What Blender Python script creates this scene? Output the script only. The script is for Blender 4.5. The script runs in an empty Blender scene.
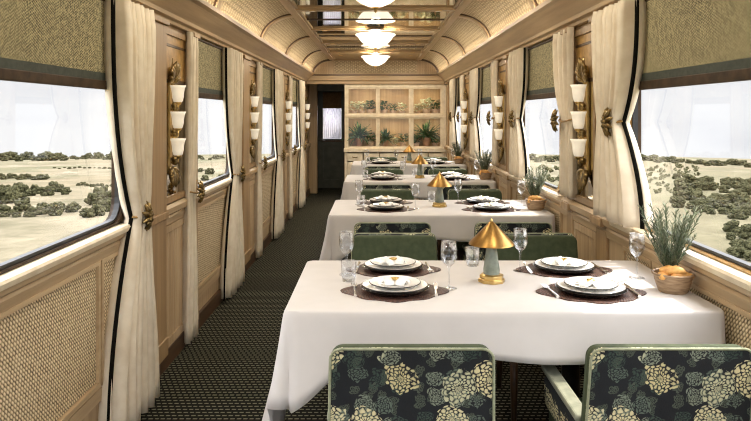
import bpy, bmesh, math, random
from mathutils import Vector, Matrix
random.seed(7)
PI = math.pi
sc = bpy.context.scene
COL = sc.collection
F = 680.0          # focal length in pixels of the 751x421 frame
EYE = 1.44         # eye height above the carpet

# ------------------------------------------------------------------ materials
class NT:
    def __init__(s, name):
        s.m = bpy.data.materials.new(name); s.m.use_nodes = True
        s.t = s.m.node_tree; s.t.nodes.clear()
        s.out = s.t.nodes.new('ShaderNodeOutputMaterial')
    def n(s, typ, **kw):
        nd = s.t.nodes.new(typ)
        for k, v in kw.items():
            if k.startswith('i_'):
                key = k[2:]
                key = int(key) if key.isdigit() else key.replace('_', ' ')
                s.put(nd, key, v)
            else: setattr(nd, k, v)
        return nd
    def put(s, nd, key, v):
        if isinstance(v, bpy.types.NodeSocket): s.t.links.new(v, nd.inputs[key])
        else: nd.inputs[key].default_value = v
    def math(s, op, a, b=None, c=None):
        nd = s.t.nodes.new('ShaderNodeMath'); nd.operation = op
        s.put(nd, 0, a)
        if b is not None: s.put(nd, 1, b)
        if c is not None: s.put(nd, 2, c)
        return nd.outputs[0]
    def xyz(s):
        tc = s.n('ShaderNodeTexCoord'); sp = s.n('ShaderNodeSeparateXYZ', i_0=tc.outputs['Object'])
        return sp.outputs[0], sp.outputs[1], sp.outputs[2]
    def vec(s, x, y, z=0.0):
        nd = s.n('ShaderNodeCombineXYZ'); s.put(nd, 0, x); s.put(nd, 1, y); s.put(nd, 2, z); return nd.outputs[0]
    def objvec(s, sx=1, sy=1, sz=1):
        tc = s.n('ShaderNodeTexCoord'); mp = s.n('ShaderNodeMapping', i_0=tc.outputs['Object']); mp.inputs[3].default_value = (sx, sy, sz)
        return mp.outputs[0]
    def noise(s, vec, scale, detail=3, rough=.55):
        nd = s.n('ShaderNodeTexNoise'); s.put(nd, 'Vector', vec); nd.inputs['Scale'].default_value = scale
        nd.inputs['Detail'].default_value = detail; nd.inputs['Roughness'].default_value = rough
        return nd.outputs[0]
    def ramp(s, fac, stops):
        nd = s.n('ShaderNodeValToRGB'); s.put(nd, 0, fac); e = nd.color_ramp.elements
        e[0].position, e[0].color = stops[0][0], (*stops[0][1], 1); e[1].position, e[1].color = stops[-1][0], (*stops[-1][1], 1)
        for p, c in stops[1:-1]:
            x = e.new(p); x.color = (*c, 1)
        return nd.outputs[0]
    def mix(s, fac, a, b):
        nd = s.n('ShaderNodeMix', data_type='RGBA'); s.put(nd, 0, fac)
        s.put(nd, 6, (*a, 1) if isinstance(a, tuple) else a); s.put(nd, 7, (*b, 1) if isinstance(b, tuple) else b)
        return nd.outputs[2]
    def pr(s, color, rough=.5, metal=0.0, bump=None, bs=.3, dist=.01, **kw):
        p = s.n('ShaderNodeBsdfPrincipled')
        s.put(p, 'Base Color', (*color, 1) if isinstance(color, tuple) else color)
        s.put(p, 'Roughness', rough); p.inputs['Metallic'].default_value = metal
        for k, v in kw.items(): s.put(p, k.replace('_', ' '), v)
        if bump is not None:
            b = s.n('ShaderNodeBump'); s.put(b, 'Height', bump); b.inputs['Strength'].default_value = bs; b.inputs['Distance'].default_value = dist
            s.t.links.new(b.outputs[0], p.inputs['Normal'])
        s.t.links.new(p.outputs[0], s.out.inputs[0]); return s.m

def simple(name, c1, c2, scale=20, rough=.5, metal=0.0, stretch=(1, 1, 1), bs=.15, lo=.35, hi=.65, **kw):
    t = NT(name); f = t.noise(t.objvec(*stretch), scale, 4)
    return t.pr(t.ramp(f, [(lo, c1), (hi, c2)]), rough, metal, f, bs, .004, **kw)

M = {}
def wood(name, c1, c2, ax, rough=.42):
    st = {'x': (1.2, 26, 26), 'y': (26, 1.2, 26), 'z': (26, 26, 1.2)}[ax]
    t = NT(name); v = t.objvec(*st); f = t.noise(v, 1.0, 5, .6)
    v2 = t.objvec(*[q * .12 for q in st]); g = t.noise(v2, 1.0, 2)
    k = t.math('ADD', t.math('MULTIPLY', f, .6), t.math('MULTIPLY', g, .4))
    return t.pr(t.ramp(k, [(.3, c1), (.7, c2)]), rough, 0, f, .12, .003)
OA, OB = (.31, .205, .105), (.56, .41, .24)
M['oak_y'] = wood('oak grain along', OA, OB, 'y')
M['oak_x'] = wood('oak grain across', OA, OB, 'x')
M['oak_z'] = wood('oak grain upright', OA, OB, 'z')
M['oak_brown'] = wood('brown oak upright', (.20, .118, .05), (.42, .275, .135), 'z')
M['walnut'] = wood('dark walnut', (.035, .018, .008), (.10, .05, .022), 'y', .4)
M['walnut_z'] = wood('dark walnut upright', (.045, .022, .010), (.13, .065, .028), 'z', .4)
M['cream_wood'] = simple('cream painted wood', (.68, .57, .40), (.80, .70, .52), 12, .45)
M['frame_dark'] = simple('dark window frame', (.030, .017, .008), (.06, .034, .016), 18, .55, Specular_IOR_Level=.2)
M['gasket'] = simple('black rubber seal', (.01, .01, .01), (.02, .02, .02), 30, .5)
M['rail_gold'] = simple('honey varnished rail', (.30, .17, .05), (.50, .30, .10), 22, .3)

def weave(name, ax1, ax2, cell, dark, light, mid):
    t = NT(name); x, y, z = t.xyz(); q = {'x': x, 'y': y, 'z': z}
    a, b = q[ax1], q[ax2]
    u = t.math('DIVIDE', t.math('ADD', a, b), cell); v = t.math('DIVIDE', t.math('SUBTRACT', a, b), cell * 1.9)
    row = t.math('FLOOR', u)
    fu = t.math('ABSOLUTE', t.math('SUBTRACT', t.math('FRACT', u), .5))
    fv = t.math('ABSOLUTE', t.math('SUBTRACT', t.math('FRACT', t.math('ADD', v, t.math('MULTIPLY', row, .37))), .5))
    hgt = t.math('MULTIPLY', t.math('SUBTRACT', .5, fu), t.math('SUBTRACT', .55, fv))
    nz = t.noise(t.objvec(), 60, 3)
    k = t.math('ADD', t.math('MULTIPLY', hgt, 3.2), t.math('MULTIPLY', t.math('SUBTRACT', nz, .5), .5))
    return t.pr(t.ramp(k, [(.0, dark), (.22, mid), (.58, light)]), .6, 0, hgt, .8, .008)
M['cane_wall'] = weave('woven cane wall panel', 'y', 'z', .017, (.11, .07, .032), (.80, .66, .44), (.52, .40, .23))
def weave_sq(name, a1, a2, c1, c2, dark, light):
    t = NT(name); x, y, z = t.xyz(); q = {'x': x, 'y': y, 'z': z}
    u = t.math('DIVIDE', q[a1], c1); v = t.math('DIVIDE', q[a2], c2)
    par = t.math('FRACT', t.math('MULTIPLY', t.math('ADD', t.math('FLOOR', u), t.math('FLOOR', v)), .5))
    fu = t.math('ABSOLUTE', t.math('SUBTRACT', t.math('FRACT', u), .5)); fv = t.math('ABSOLUTE', t.math('SUBTRACT', t.math('FRACT', v), .5))
    e = t.math('MAXIMUM', fu, fv)
    nz = t.noise(t.objvec(), 35, 3)
    k = t.math('ADD', t.math('SUBTRACT', .62, e), t.math('ADD', t.math('MULTIPLY', par, .45), t.math('MULTIPLY', t.math('SUBTRACT', nz, .5), .7)))
    return t.pr(t.ramp(k, [(.12, dark), (.75, light)]), .6, 0, k, .5, .006)
M['cane_ceiling'] = weave_sq('woven cane ceiling', 'y', 'x', .035, .022, (.17, .115, .05), (.58, .46, .28))
M['cane_end'] = weave_sq('woven cane end panel', 'x', 'z', .035, .022, (.22, .15, .07), (.60, .48, .30))

def carpet():
    t = NT('dark woven carpet'); x, y, z = t.xyz()
    v = t.math('DIVIDE', y, .034); row = t.math('FLOOR', v)
    wob = t.math('MULTIPLY', t.math('SUBTRACT', t.noise(t.objvec(), 9, 2), .5), .6)
    u = t.math('ADD', t.math('DIVIDE', x, .03), t.math('ADD', t.math('MULTIPLY', row, .5), wob))
    fu = t.math('ABSOLUTE', t.math('SUBTRACT', t.math('FRACT', u), .5)); fv = t.math('ABSOLUTE', t.math('SUBTRACT', t.math('FRACT', v), .5))
    dash = t.math('MULTIPLY', t.math('LESS_THAN', fu, .34), t.math('LESS_THAN', fv, .17))
    nz = t.noise(t.objvec(), 160, 2)
    d2 = t.math('MULTIPLY', dash, t.math('ADD', .35, t.math('MULTIPLY', nz, 1.0)))
    return t.pr(t.mix(d2, (.006, .006, .004), (.17, .16, .108)), .95, 0, d2, .4, .004, Specular_IOR_Level=.1)
M['carpet'] = carpet()

def floral():
    t = NT('dark floral tapestry'); x, y, z = t.xyz()
    def mum(scale, off, n, R0, rnd):
        wv = t.n('ShaderNodeTexNoise'); t.put(wv, 'Vector', t.objvec()); wv.inputs['Scale'].default_value = 34
        ws = t.n('ShaderNodeSeparateXYZ', i_0=wv.outputs[1])
        v = t.vec(t.math('ADD', x, t.math('MULTIPLY_ADD', ws.outputs[0], .03, off)), t.math('ADD', z, t.math('MULTIPLY_ADD', ws.outputs[1], .03, off * .7)), 0.0)
        vo = t.n('ShaderNodeTexVoronoi', voronoi_dimensions='2D'); t.put(vo, 'Vector', v)
        vo.inputs['Scale'].default_value = scale; vo.inputs['Randomness'].default_value = rnd
        d = vo.outputs['Distance']
        ps = t.n('ShaderNodeSeparateXYZ', i_0=vo.outputs['Position']); vs = t.n('ShaderNodeSeparateXYZ', i_0=v)
        ang = t.math('ARCTAN2', t.math('SUBTRACT', vs.outputs[1], ps.outputs[1]), t.math('SUBTRACT', vs.outputs[0], ps.outputs[0]))
        cs = t.n('ShaderNodeSeparateColor', i_0=vo.outputs['Color'])
        rg = t.math('MULTIPLY', d, 5.4 / R0); ri = t.math('FLOOR', rg)
        fa = t.math('ABSOLUTE', t.math('SUBTRACT', t.math('FRACT', t.math('ADD', t.math('MULTIPLY', ang, n / (2 * PI)), t.math('MULTIPLY', ri, .5))), .5))
        fr = t.math('SUBTRACT', t.math('FRACT', rg), .45)
        e = t.math('ADD', t.math('MULTIPLY', t.math('MULTIPLY', fa, fa), 1.5), t.math('MULTIPLY', fr, fr))
        pet = t.math('LESS_THAN', e, .24)
        ins = t.math('LESS_THAN', d, t.math('MULTIPLY', R0, t.math('MULTIPLY_ADD', t.noise(t.objvec(), 13, 2), 1.1, .25)))
        tone = t.math('SUBTRACT', 1.0, t.math('MULTIPLY', e, 3.0))
        return t.math('MULTIPLY', ins, pet), tone, cs.outputs[0], cs.outputs[1]
    f1, tn1, c1, c2 = mum(8.6, 2.72, 14, .50, .85)
    f2, tn2, e1, e2 = mum(15.5, 1.7, 8, .52, 1.0)
    f3, tn3, g1, g2 = mum(29.0, .4, 5, .50, 1.0)
    nz = t.noise(t.objvec(), 45, 3)
    base = t.mix(t.noise(t.objvec(), 25, 2), (.003, .004, .006), (.008, .010, .012))
    k3 = t.math('MULTIPLY', f3, t.math('GREATER_THAN', g1, .5))
    a = t.mix(t.math('MULTIPLY', k3, .7), base, (.09, .11, .075))
    leafc = t.ramp(e1, [(.1, (.03, .055, .04)), (.5, (.17, .21, .16)), (.9, (.30, .32, .22))])
    k2 = t.math('MULTIPLY', t.math('MULTIPLY', f2, t.math('GREATER_THAN', e2, .3)), t.math('MULTIPLY_ADD', tn2, .6, .3))
    b = t.mix(k2, a, leafc)
    flc = t.ramp(c1, [(.15, (.48, .41, .19)), (.5, (.68, .61, .35)), (.85, (.48, .48, .31))])
    k1 = t.math('MULTIPLY', t.math('MULTIPLY', f1, t.math('GREATER_THAN', c2, .27)), t.math('MULTIPLY_ADD', tn1, 1.0, t.math('MULTIPLY_ADD', nz, 1.3, -.48)))
    k1.node.use_clamp = True
    c = t.mix(k1, b, flc)
    return t.pr(c, .8, 0, t.noise(t.objvec(), 220, 2), .25, .003)
M['floral'] = floral()

def blind_fabric():
    t = NT('olive tweed blind'); x, y, z = t.xyz()
    zig = t.math('ABSOLUTE', t.math('SUBTRACT', t.math('FRACT', t.math('DIVIDE', y, .022)), .5))
    w = t.math('FRACT', t.math('ADD', t.math('DIVIDE', z, .011), t.math('MULTIPLY', zig, 2.0)))
    nz = t.noise(t.objvec(), 85, 3, .8)
    k = t.math('ADD', t.math('MULTIPLY', t.math('GREATER_THAN', w, .5), .35), t.math('MULTIPLY_ADD', nz, 1.7, -.42))
    return t.pr(t.ramp(k, [(.34, (.04, .033, .013)), (.92, (.52, .45, .25))]), .85, 0, k, .3, .003)
M['blind'] = blind_fabric()
M['hem_green'] = simple('dark green hem', (.028, .036, .026), (.045, .055, .04), 40, .7)

def cloth_mat(name, c1, c2, scale, rough=.8, transl=0.0):
    t = NT(name); f = t.noise(t.objvec(), scale, 4)
    col = t.ramp(f, [(.3, c1), (.7, c2)])
    t.pr(col, rough, 0, f, .12, .003)
    if transl:
        p = [n for n in t.t.nodes if n.type == 'BSDF_PRINCIPLED'][0]
        tr = t.n('ShaderNodeBsdfTranslucent', i_0=col)
        mx = t.n('ShaderNodeMixShader', i_0=transl)
        t.t.links.new(p.outputs[0], mx.inputs[1]); t.t.links.new(tr.outputs[0], mx.inputs[2]); t.t.links.new(mx.outputs[0], t.out.inputs[0])
    return t.m
M['linen'] = cloth_mat('white table linen', (.54, .505, .47), (.59, .55, .515), 6)
M['curtain'] = cloth_mat('cream curtain', (.68, .575, .42), (.78, .69, .54), 14, .85, .06)
M['trim_and_gap_shade'] = simple('dark curtain border and gap shade', (.004, .004, .003), (.009, .008, .006), 50, 1.0, Specular_IOR_Level=.05)
M['napkin'] = cloth_mat('white napkin', (.80, .78, .72), (.88, .86, .82), 30)
M['velvet'] = simple('green velvet', (.034, .048, .018), (.055, .07, .03), 30, .85)
M['piping'] = simple('pale green piping', (.22, .24, .14), (.34, .35, .23), 40, .7)
M['arm_pad'] = simple('sage arm leather', (.20, .21, .15), (.30, .30, .22), 30, .5)
M['gold'] = simple('aged gold', (.50, .33, .11), (.75, .54, .22), 14, .28, 1.0)
M['brass_dark'] = simple('dark bronze', (.16, .11, .045), (.34, .24, .10), 60, .36, .95)
M['shade_gold'] = simple('brushed gold shade', (.32, .175, .05), (.46, .27, .085), 40, .34, 1.0, (1, 1, .1))
M['green_stone'] = simple('grey green glass stem', (.17, .195, .155), (.27, .295, .235), 25, .15)
M['china'] = simple('white china', (.82, .81, .78), (.86, .85, .82), 5, .12, bs=.0)
M['china_rim'] = simple('dark rim line', (.02, .018, .016), (.04, .035, .03), 20, .2)
M['charger'] = simple('black lacquer charger', (.010, .008, .007), (.02, .016, .013), 10, .12)
def mat_weave():
    t = NT('brown woven placemat'); x, y, z = t.xyz()
    r = t.math('SQRT', t.math('ADD', t.math('MULTIPLY', x, x), t.math('MULTIPLY', y, y)))
    ang = t.math('ARCTAN2', y, x)
    k = t.math('MULTIPLY', t.math('SINE', t.math('MULTIPLY', r, 520)), t.math('SINE', t.math('MULTIPLY', ang, 60)))
    nz = t.noise(t.objvec(), 40, 2)
    kk = t.math('ADD', t.math('MULTIPLY', k, .3), nz)
    return t.pr(t.ramp(kk, [(.3, (.022, .009, .006)), (.75, (.13, .055, .035))]), .45, 0, k, .5, .003)
M['placemat'] = mat_weave()
M['silver'] = simple('polished silver', (.75, .74, .72), (.85, .84, .82), 20, .18, 1.0)
M['bread'] = simple('golden crust', (.50, .22, .05), (.80, .46, .14), 30, .55)
M['basket'] = simple('wooden bowl', (.20, .12, .06), (.42, .29, .17), 18, .55, 0, (1, 1, 7))
M['terracotta'] = simple('terracotta', (.36, .19, .11), (.50, .29, .18), 20, .7)
M['herb'] = simple('grey green needles', (.05, .07, .035), (.20, .22, .13), 30, .6)
M['leaf'] = simple('dark green leaf', (.012, .045, .012), (.05, .115, .035), 30, .5)
M['leaf_pale'] = simple('pale green leaf', (.36, .40, .24), (.70, .72, .55), 40, .5)
M['pale_pot'] = simple('pale clay', (.46, .34, .26), (.62, .50, .40), 20, .7)
M['soil'] = simple('soil', (.02, .014, .008), (.05, .035, .02), 60, .9)
M['dark_green_paint'] = simple('dark green paint', (.05, .053, .035), (.075, .078, .053), 8, .4)
M['door_blind'] = simple('tan door blind', (.20, .11, .04), (.30, .17, .07), 30, .7)
M['sheer'] = cloth_mat('white sheer', (.78, .76, .80), (.88, .86, .90), 20, .8, .75)
M['black_metal'] = simple('black iron', (.012, .011, .010), (.02, .018, .016), 20, .35, .6)
M['table_wood'] = wood('table underside wood', (.10, .05, .02), (.2, .11, .05), 'x', .5)
def mirror(name, tint, rough):
    t = NT(name); f = t.noise(t.objvec(), 2.5, 3)
    c = t.ramp(f, [(.35, tuple(q * .8 for q in tint)), (.65, tint)])
    return t.pr(c, rough, 1.0)
M['mirror'] = mirror('antique mirror', (.52, .46, .36), .05)
M['ceil_mirror'] = mirror('ceiling mirror', (.50, .47, .38), .04)

def pane(name, refl, tint=(1, 1, 1)):
    t = NT(name)
    lw = t.n('ShaderNodeLayerWeight', i_Blend=.35)
    f = t.math('MULTIPLY', t.math('ADD', .04, lw.outputs[0]), refl)
    tr = t.n('ShaderNodeBsdfTransparent', i_0=(*tint, 1)); gl = t.n('ShaderNodeBsdfGlossy', i_0=(1, 1, 1, 1), i_Roughness=.02)
    mx = t.n('ShaderNodeMixShader', i_0=f); t.t.links.new(tr.outputs[0], mx.inputs[1]); t.t.links.new(gl.outputs[0], mx.inputs[2])
    t.t.links.new(mx.outputs[0], t.out.inputs[0]); return t.m
M['pane'] = pane('window glass', .085)
M['cab_glass'] = pane('cabinet glass', .25)
M['crystal'] = pane('drinking glass', .5, (.96, .97, .98))

def glow(name, c, s, base=(.9, .86, .76)):
    t = NT(name); f = t.noise(t.objvec(), 14, 3)
    p_col = t.ramp(f, [(.35, tuple(q * .86 for q in base)), (.65, base)])
    t.pr(p_col, .35); p = [n for n in t.t.nodes if n.type == 'BSDF_PRINCIPLED'][0]
    p.inputs['Emission Color'].default_value = (*c, 1); p.inputs['Emission Strength'].default_value = s
    return t.m
M['bowl_glow'] = glow('lit alabaster bowl', (1, .88, .70), .5)
M['tulip_glow'] = glow('lit tulip glass', (1, .86, .64), .12)

# outdoors
def field():
    t = NT('pale summer fields'); x, y, z = t.xyz()
    v = t.vec(t.math('MULTIPLY', x, .016), t.math('MULTIPLY', y, .011), 0.0)
    vo = t.n('ShaderNodeTexVoronoi', voronoi_dimensions='2D'); t.put(vo, 'Vector', v); vo.inputs['Scale'].default_value = 1.0
    cs = t.n('ShaderNodeSeparateColor', i_0=vo.outputs['Color'])
    nz = t.noise(t.objvec(.06, .06, .06), 1.0, 8, .7)
    fine = t.noise(t.objvec(.5, .5, .5), 1.0, 6, .75)
    c = t.ramp(cs.outputs[0], [(.15, (.128, .104, .066)), (.4, (.150, .128, .088)), (.6, (.092, .086, .050)), (.85, (.110, .097, .060))])
    c2 = t.mix(t.ramp(nz, [(.42, (0, 0, 0)), (.66, (.85, .85, .85))]), c, (.062, .056, .032))
    c3 = t.mix(t.ramp(fine, [(.50, (0, 0, 0)), (.72, (.75, .75, .75))]), c2, (.042, .038, .022))
    return t.pr(c3, 1.0, Specular_IOR_Level=.05)
M['field'] = field()
M['tree'] = simple('hedgerow foliage', (.008, .009, .004), (.070, .066, .032), 9, .95, bs=.6, Specular_IOR_Level=.05)
M['tree_pale'] = simple('dusty shrub foliage', (.02, .022, .009), (.105, .10, .05), 9, .95, bs=.6, Specular_IOR_Level=.05)

# ------------------------------------------------------------------ mesh helpers
def box(bm, x0, x1, y0, y1, z0, z1):
    v = [bm.verts.new((x, y, z)) for x in (x0, x1) for y in (y0, y1) for z in (z0, z1)]
    for f in ((0, 1, 3, 2), (4, 6, 7, 5), (0, 4, 5, 1), (2, 3, 7, 6), (0, 2, 6, 4), (1, 5, 7, 3)):
        bm.faces.new([v[i] for i in f])
    return v
def lathe(bm, prof, seg=24, cx=0, cy=0, cz=0, cap=True):
    rings = []
    for r, z in prof:
        if r < 1e-5: rings.append([bm.verts.new((cx, cy, cz + z))])
        else: rings.append([bm.verts.new((cx + r * math.cos(2 * PI * i / seg), cy + r * math.sin(2 * PI * i / seg), cz + z)) for i in range(seg)])
    for a, b in zip(rings, rings[1:]):
        for i in range(seg):
            j = (i + 1) % seg
            if len(a) == 1 and len(b) == 1: continue
            if len(a) == 1: bm.faces.new((a[0], b[j], b[i]))
            elif len(b) == 1: bm.faces.new((a[i], a[j], b[0]))
            else: bm.faces.new((a[i], a[j], b[j], b[i]))
    if cap:
        if len(rings[0]) > 1: bm.faces.new(list(reversed(rings[0])))
        if len(rings[-1]) > 1: bm.faces.new(rings[-1])
def tube(bm, pts, rad, seg=8, closed=False):
    pts = [Vector(p) for p in pts]; n = len(pts); rings = []
    for i, p in enumerate(pts):
        if closed: d = pts[(i + 1) % n] - pts[i - 1]
        else: d = pts[min(i + 1, n - 1)] - pts[max(i - 1, 0)]
        d.normalize()
        up = Vector((0, 0, 1)) if abs(d.z) < .9 else Vector((0, 1, 0))
        a = d.cross(up).normalized(); b = d.cross(a).normalized()
        r = rad[i] if isinstance(rad, (list, tuple)) else rad
        rings.append([bm.verts.new(p + a * r * math.cos(2 * PI * k / seg) + b * r * math.sin(2 * PI * k / seg)) for k in range(seg)])
    m = n if closed else n - 1
    for i in range(m):
        A, B = rings[i], rings[(i + 1) % n]
        for k in range(seg):
            bm.faces.new((A[k], A[(k + 1) % seg], B[(k + 1) % seg], B[k]))
    if not closed:
        bm.faces.new(list(reversed(rings[0]))); bm.faces.new(rings[-1])
def prism(bm, pts, axis, a, b):
    def P(u, v, w):
        return {'x': (w, u, v), 'y': (u, w, v), 'z': (u, v, w)}[axis]
    A = [bm.verts.new(P(u, v, a)) for u, v in pts]; B = [bm.verts.new(P(u, v, b)) for u, v in pts]
    n = len(pts)
    for i in range(n): bm.faces.new((A[i], A[(i + 1) % n], B[(i + 1) % n], B[i]))
    bm.faces.new(list(reversed(A))); bm.faces.new(B)
def rrect(u0, u1, v0, v1, r, seg=5):
    out = []
    for cx, cy, a0 in ((u1 - r, v1 - r, 0), (u0 + r, v1 - r, 90), (u0 + r, v0 + r, 180), (u1 - r, v0 + r, 270)):
        for k in range(seg + 1):
            a = math.radians(a0 + 90 * k / seg); out.append((cx + r * math.cos(a), cy + r * math.sin(a)))
    return out
def ring_prism(bm, outer, inner, axis, a, b):
    def P(u, v, w): return {'x': (w, u, v), 'y': (u, w, v), 'z': (u, v, w)}[axis]
    L = [[bm.verts.new(P(u, v, w)) for u, v in c] for c, w in ((outer, a), (outer, b), (inner, b), (inner, a))]
    n = len(outer)
    for q in range(4):
        A, B = L[q], L[(q + 1) % 4]
        for i in range(n): bm.faces.new((A[i], A[(i + 1) % n], B[(i + 1) % n], B[i]))
def obj(name, bm, mat, parent=None, smooth=False, bevel=0.0, kind=None, label=None, solid=0.0, autos=None):
    me = bpy.data.meshes.new(name); bmesh.ops.recalc_face_normals(bm, faces=bm.faces); bm.to_mesh(me); bm.free()
    o = bpy.data.objects.new(name, me); COL.objects.link(o)
    me.materials.append(M[mat] if isinstance(mat, str) else mat)
    if smooth:
        me.polygons.foreach_set('use_smooth', [True] * len(me.polygons))
        if autos:
            try: me.set_sharp_from_angle(angle=math.radians(autos))
            except Exception: pass
    if parent: o.parent = parent
    if solid:
        m = o.modifiers.new('thick', 'SOLIDIFY'); m.thickness = solid; m.offset = 0
    if bevel:
        m = o.modifiers.new('bevel', 'BEVEL'); m.width = bevel; m.segments = 2; m.limit_method = 'ANGLE'
    if kind: o['kind'] = kind
    if label: o['label'] = label
    return o
def nb(): return bmesh.new()
def boxo(name, mat, parent, *b, bevel=0.0, **kw):
    bm = nb(); box(bm, *b); return obj(name, bm, mat, parent, bevel=bevel, **kw)
def tag(o, label, cat, group=None, kind=None):
    o['label'] = label; o['category'] = cat
    if group: o['group'] = group
    if kind: o['kind'] = kind
    return o
def thing(name, label, cat, loc=(0, 0, 0), rz=0.0, group=None):
    o = bpy.data.objects.new(name, None); COL.objects.link(o); o.empty_display_size = .1
    o.location = loc; o.rotation_euler = (0, 0, rz); return tag(o, label, cat, group)
def struct(name, bm=None, mat=None, **kw):
    if bm is None:
        o = bpy.data.objects.new(name, None); COL.objects.link(o); o['kind'] = 'structure'; return o
    return obj(name, bm, mat, kind='structure', **kw)
def dup(root, label, loc=None, rz=None, group=None, scale=None):
    r = root.copy(); COL.objects.link(r)
    for ch in root.children:
        c = ch.copy(); COL.objects.link(c); c.parent = r
        for g in ch.children:
            d = g.copy(); COL.objects.link(d); d.parent = c
    if loc is not None: r.location = loc
    if rz is not None: r.rotation_euler = (0, 0, rz)
    if scale is not None: r.scale = scale
    r['label'] = label
    if group: r['group'] = group
    return r
def lerp(a, b, t): return a + (b - a) * t
def smooth(t): t = max(0, min(1, t)); return t * t * (3 - 2 * t)

# ------------------------------------------------------------------ camera
cd = bpy.data.cameras.new('camera'); cam = bpy.data.objects.new('camera', cd); COL.objects.link(cam)
cam.location = (0, 0, EYE); cam.rotation_euler = (PI / 2, 0, 0)
cd.sensor_width = 36; cd.lens = 36 * F / 751; cd.shift_y = -(210.5 - 114) / 751; cd.clip_end = 5000; cd.clip_start = .02
sc.camera = cam

# ------------------------------------------------------------------ shell
W = 1.2; T = 1.30; YB = -.8; YC = 11.42; YE = 13.2
bm = nb(); box(bm, -T, T, YB - .1, YE + .1, -.06, 0); struct('floor', bm, 'carpet')
LO = [(.6, 3.24), (4.49, 5.71), (6.98, 8.20), (9.47, 10.69)]
RO = [(.6, 3.22), (4.40, 5.70), (6.87, 8.15), (9.32, 10.60)]
ZS, ZT = .925, 1.93
def wall(name, s, ops, yend):
    bm = nb(); a, b = sorted((s * W, s * (W + .05)))
    box(bm, a, b, YB, yend, 0, ZS); box(bm, a, b, YB, yend, ZT, 2.45)
    y = YB
    for o0, o1 in ops:
        box(bm, a, b, y, o0, ZS, ZT); y = o1
    box(bm, a, b, y, yend, ZS, ZT)
    return struct(name, bm, 'oak_z')
wl = wall('wall_left', -1, LO, YE); wr = wall('wall_right', 1, RO, YE)
def sb(bm, s, x0, x1, *r):      # box on side s given distances from the centre line
    a, b = sorted((s * x0, s * x1)); box(bm, a, b, *r)

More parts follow.
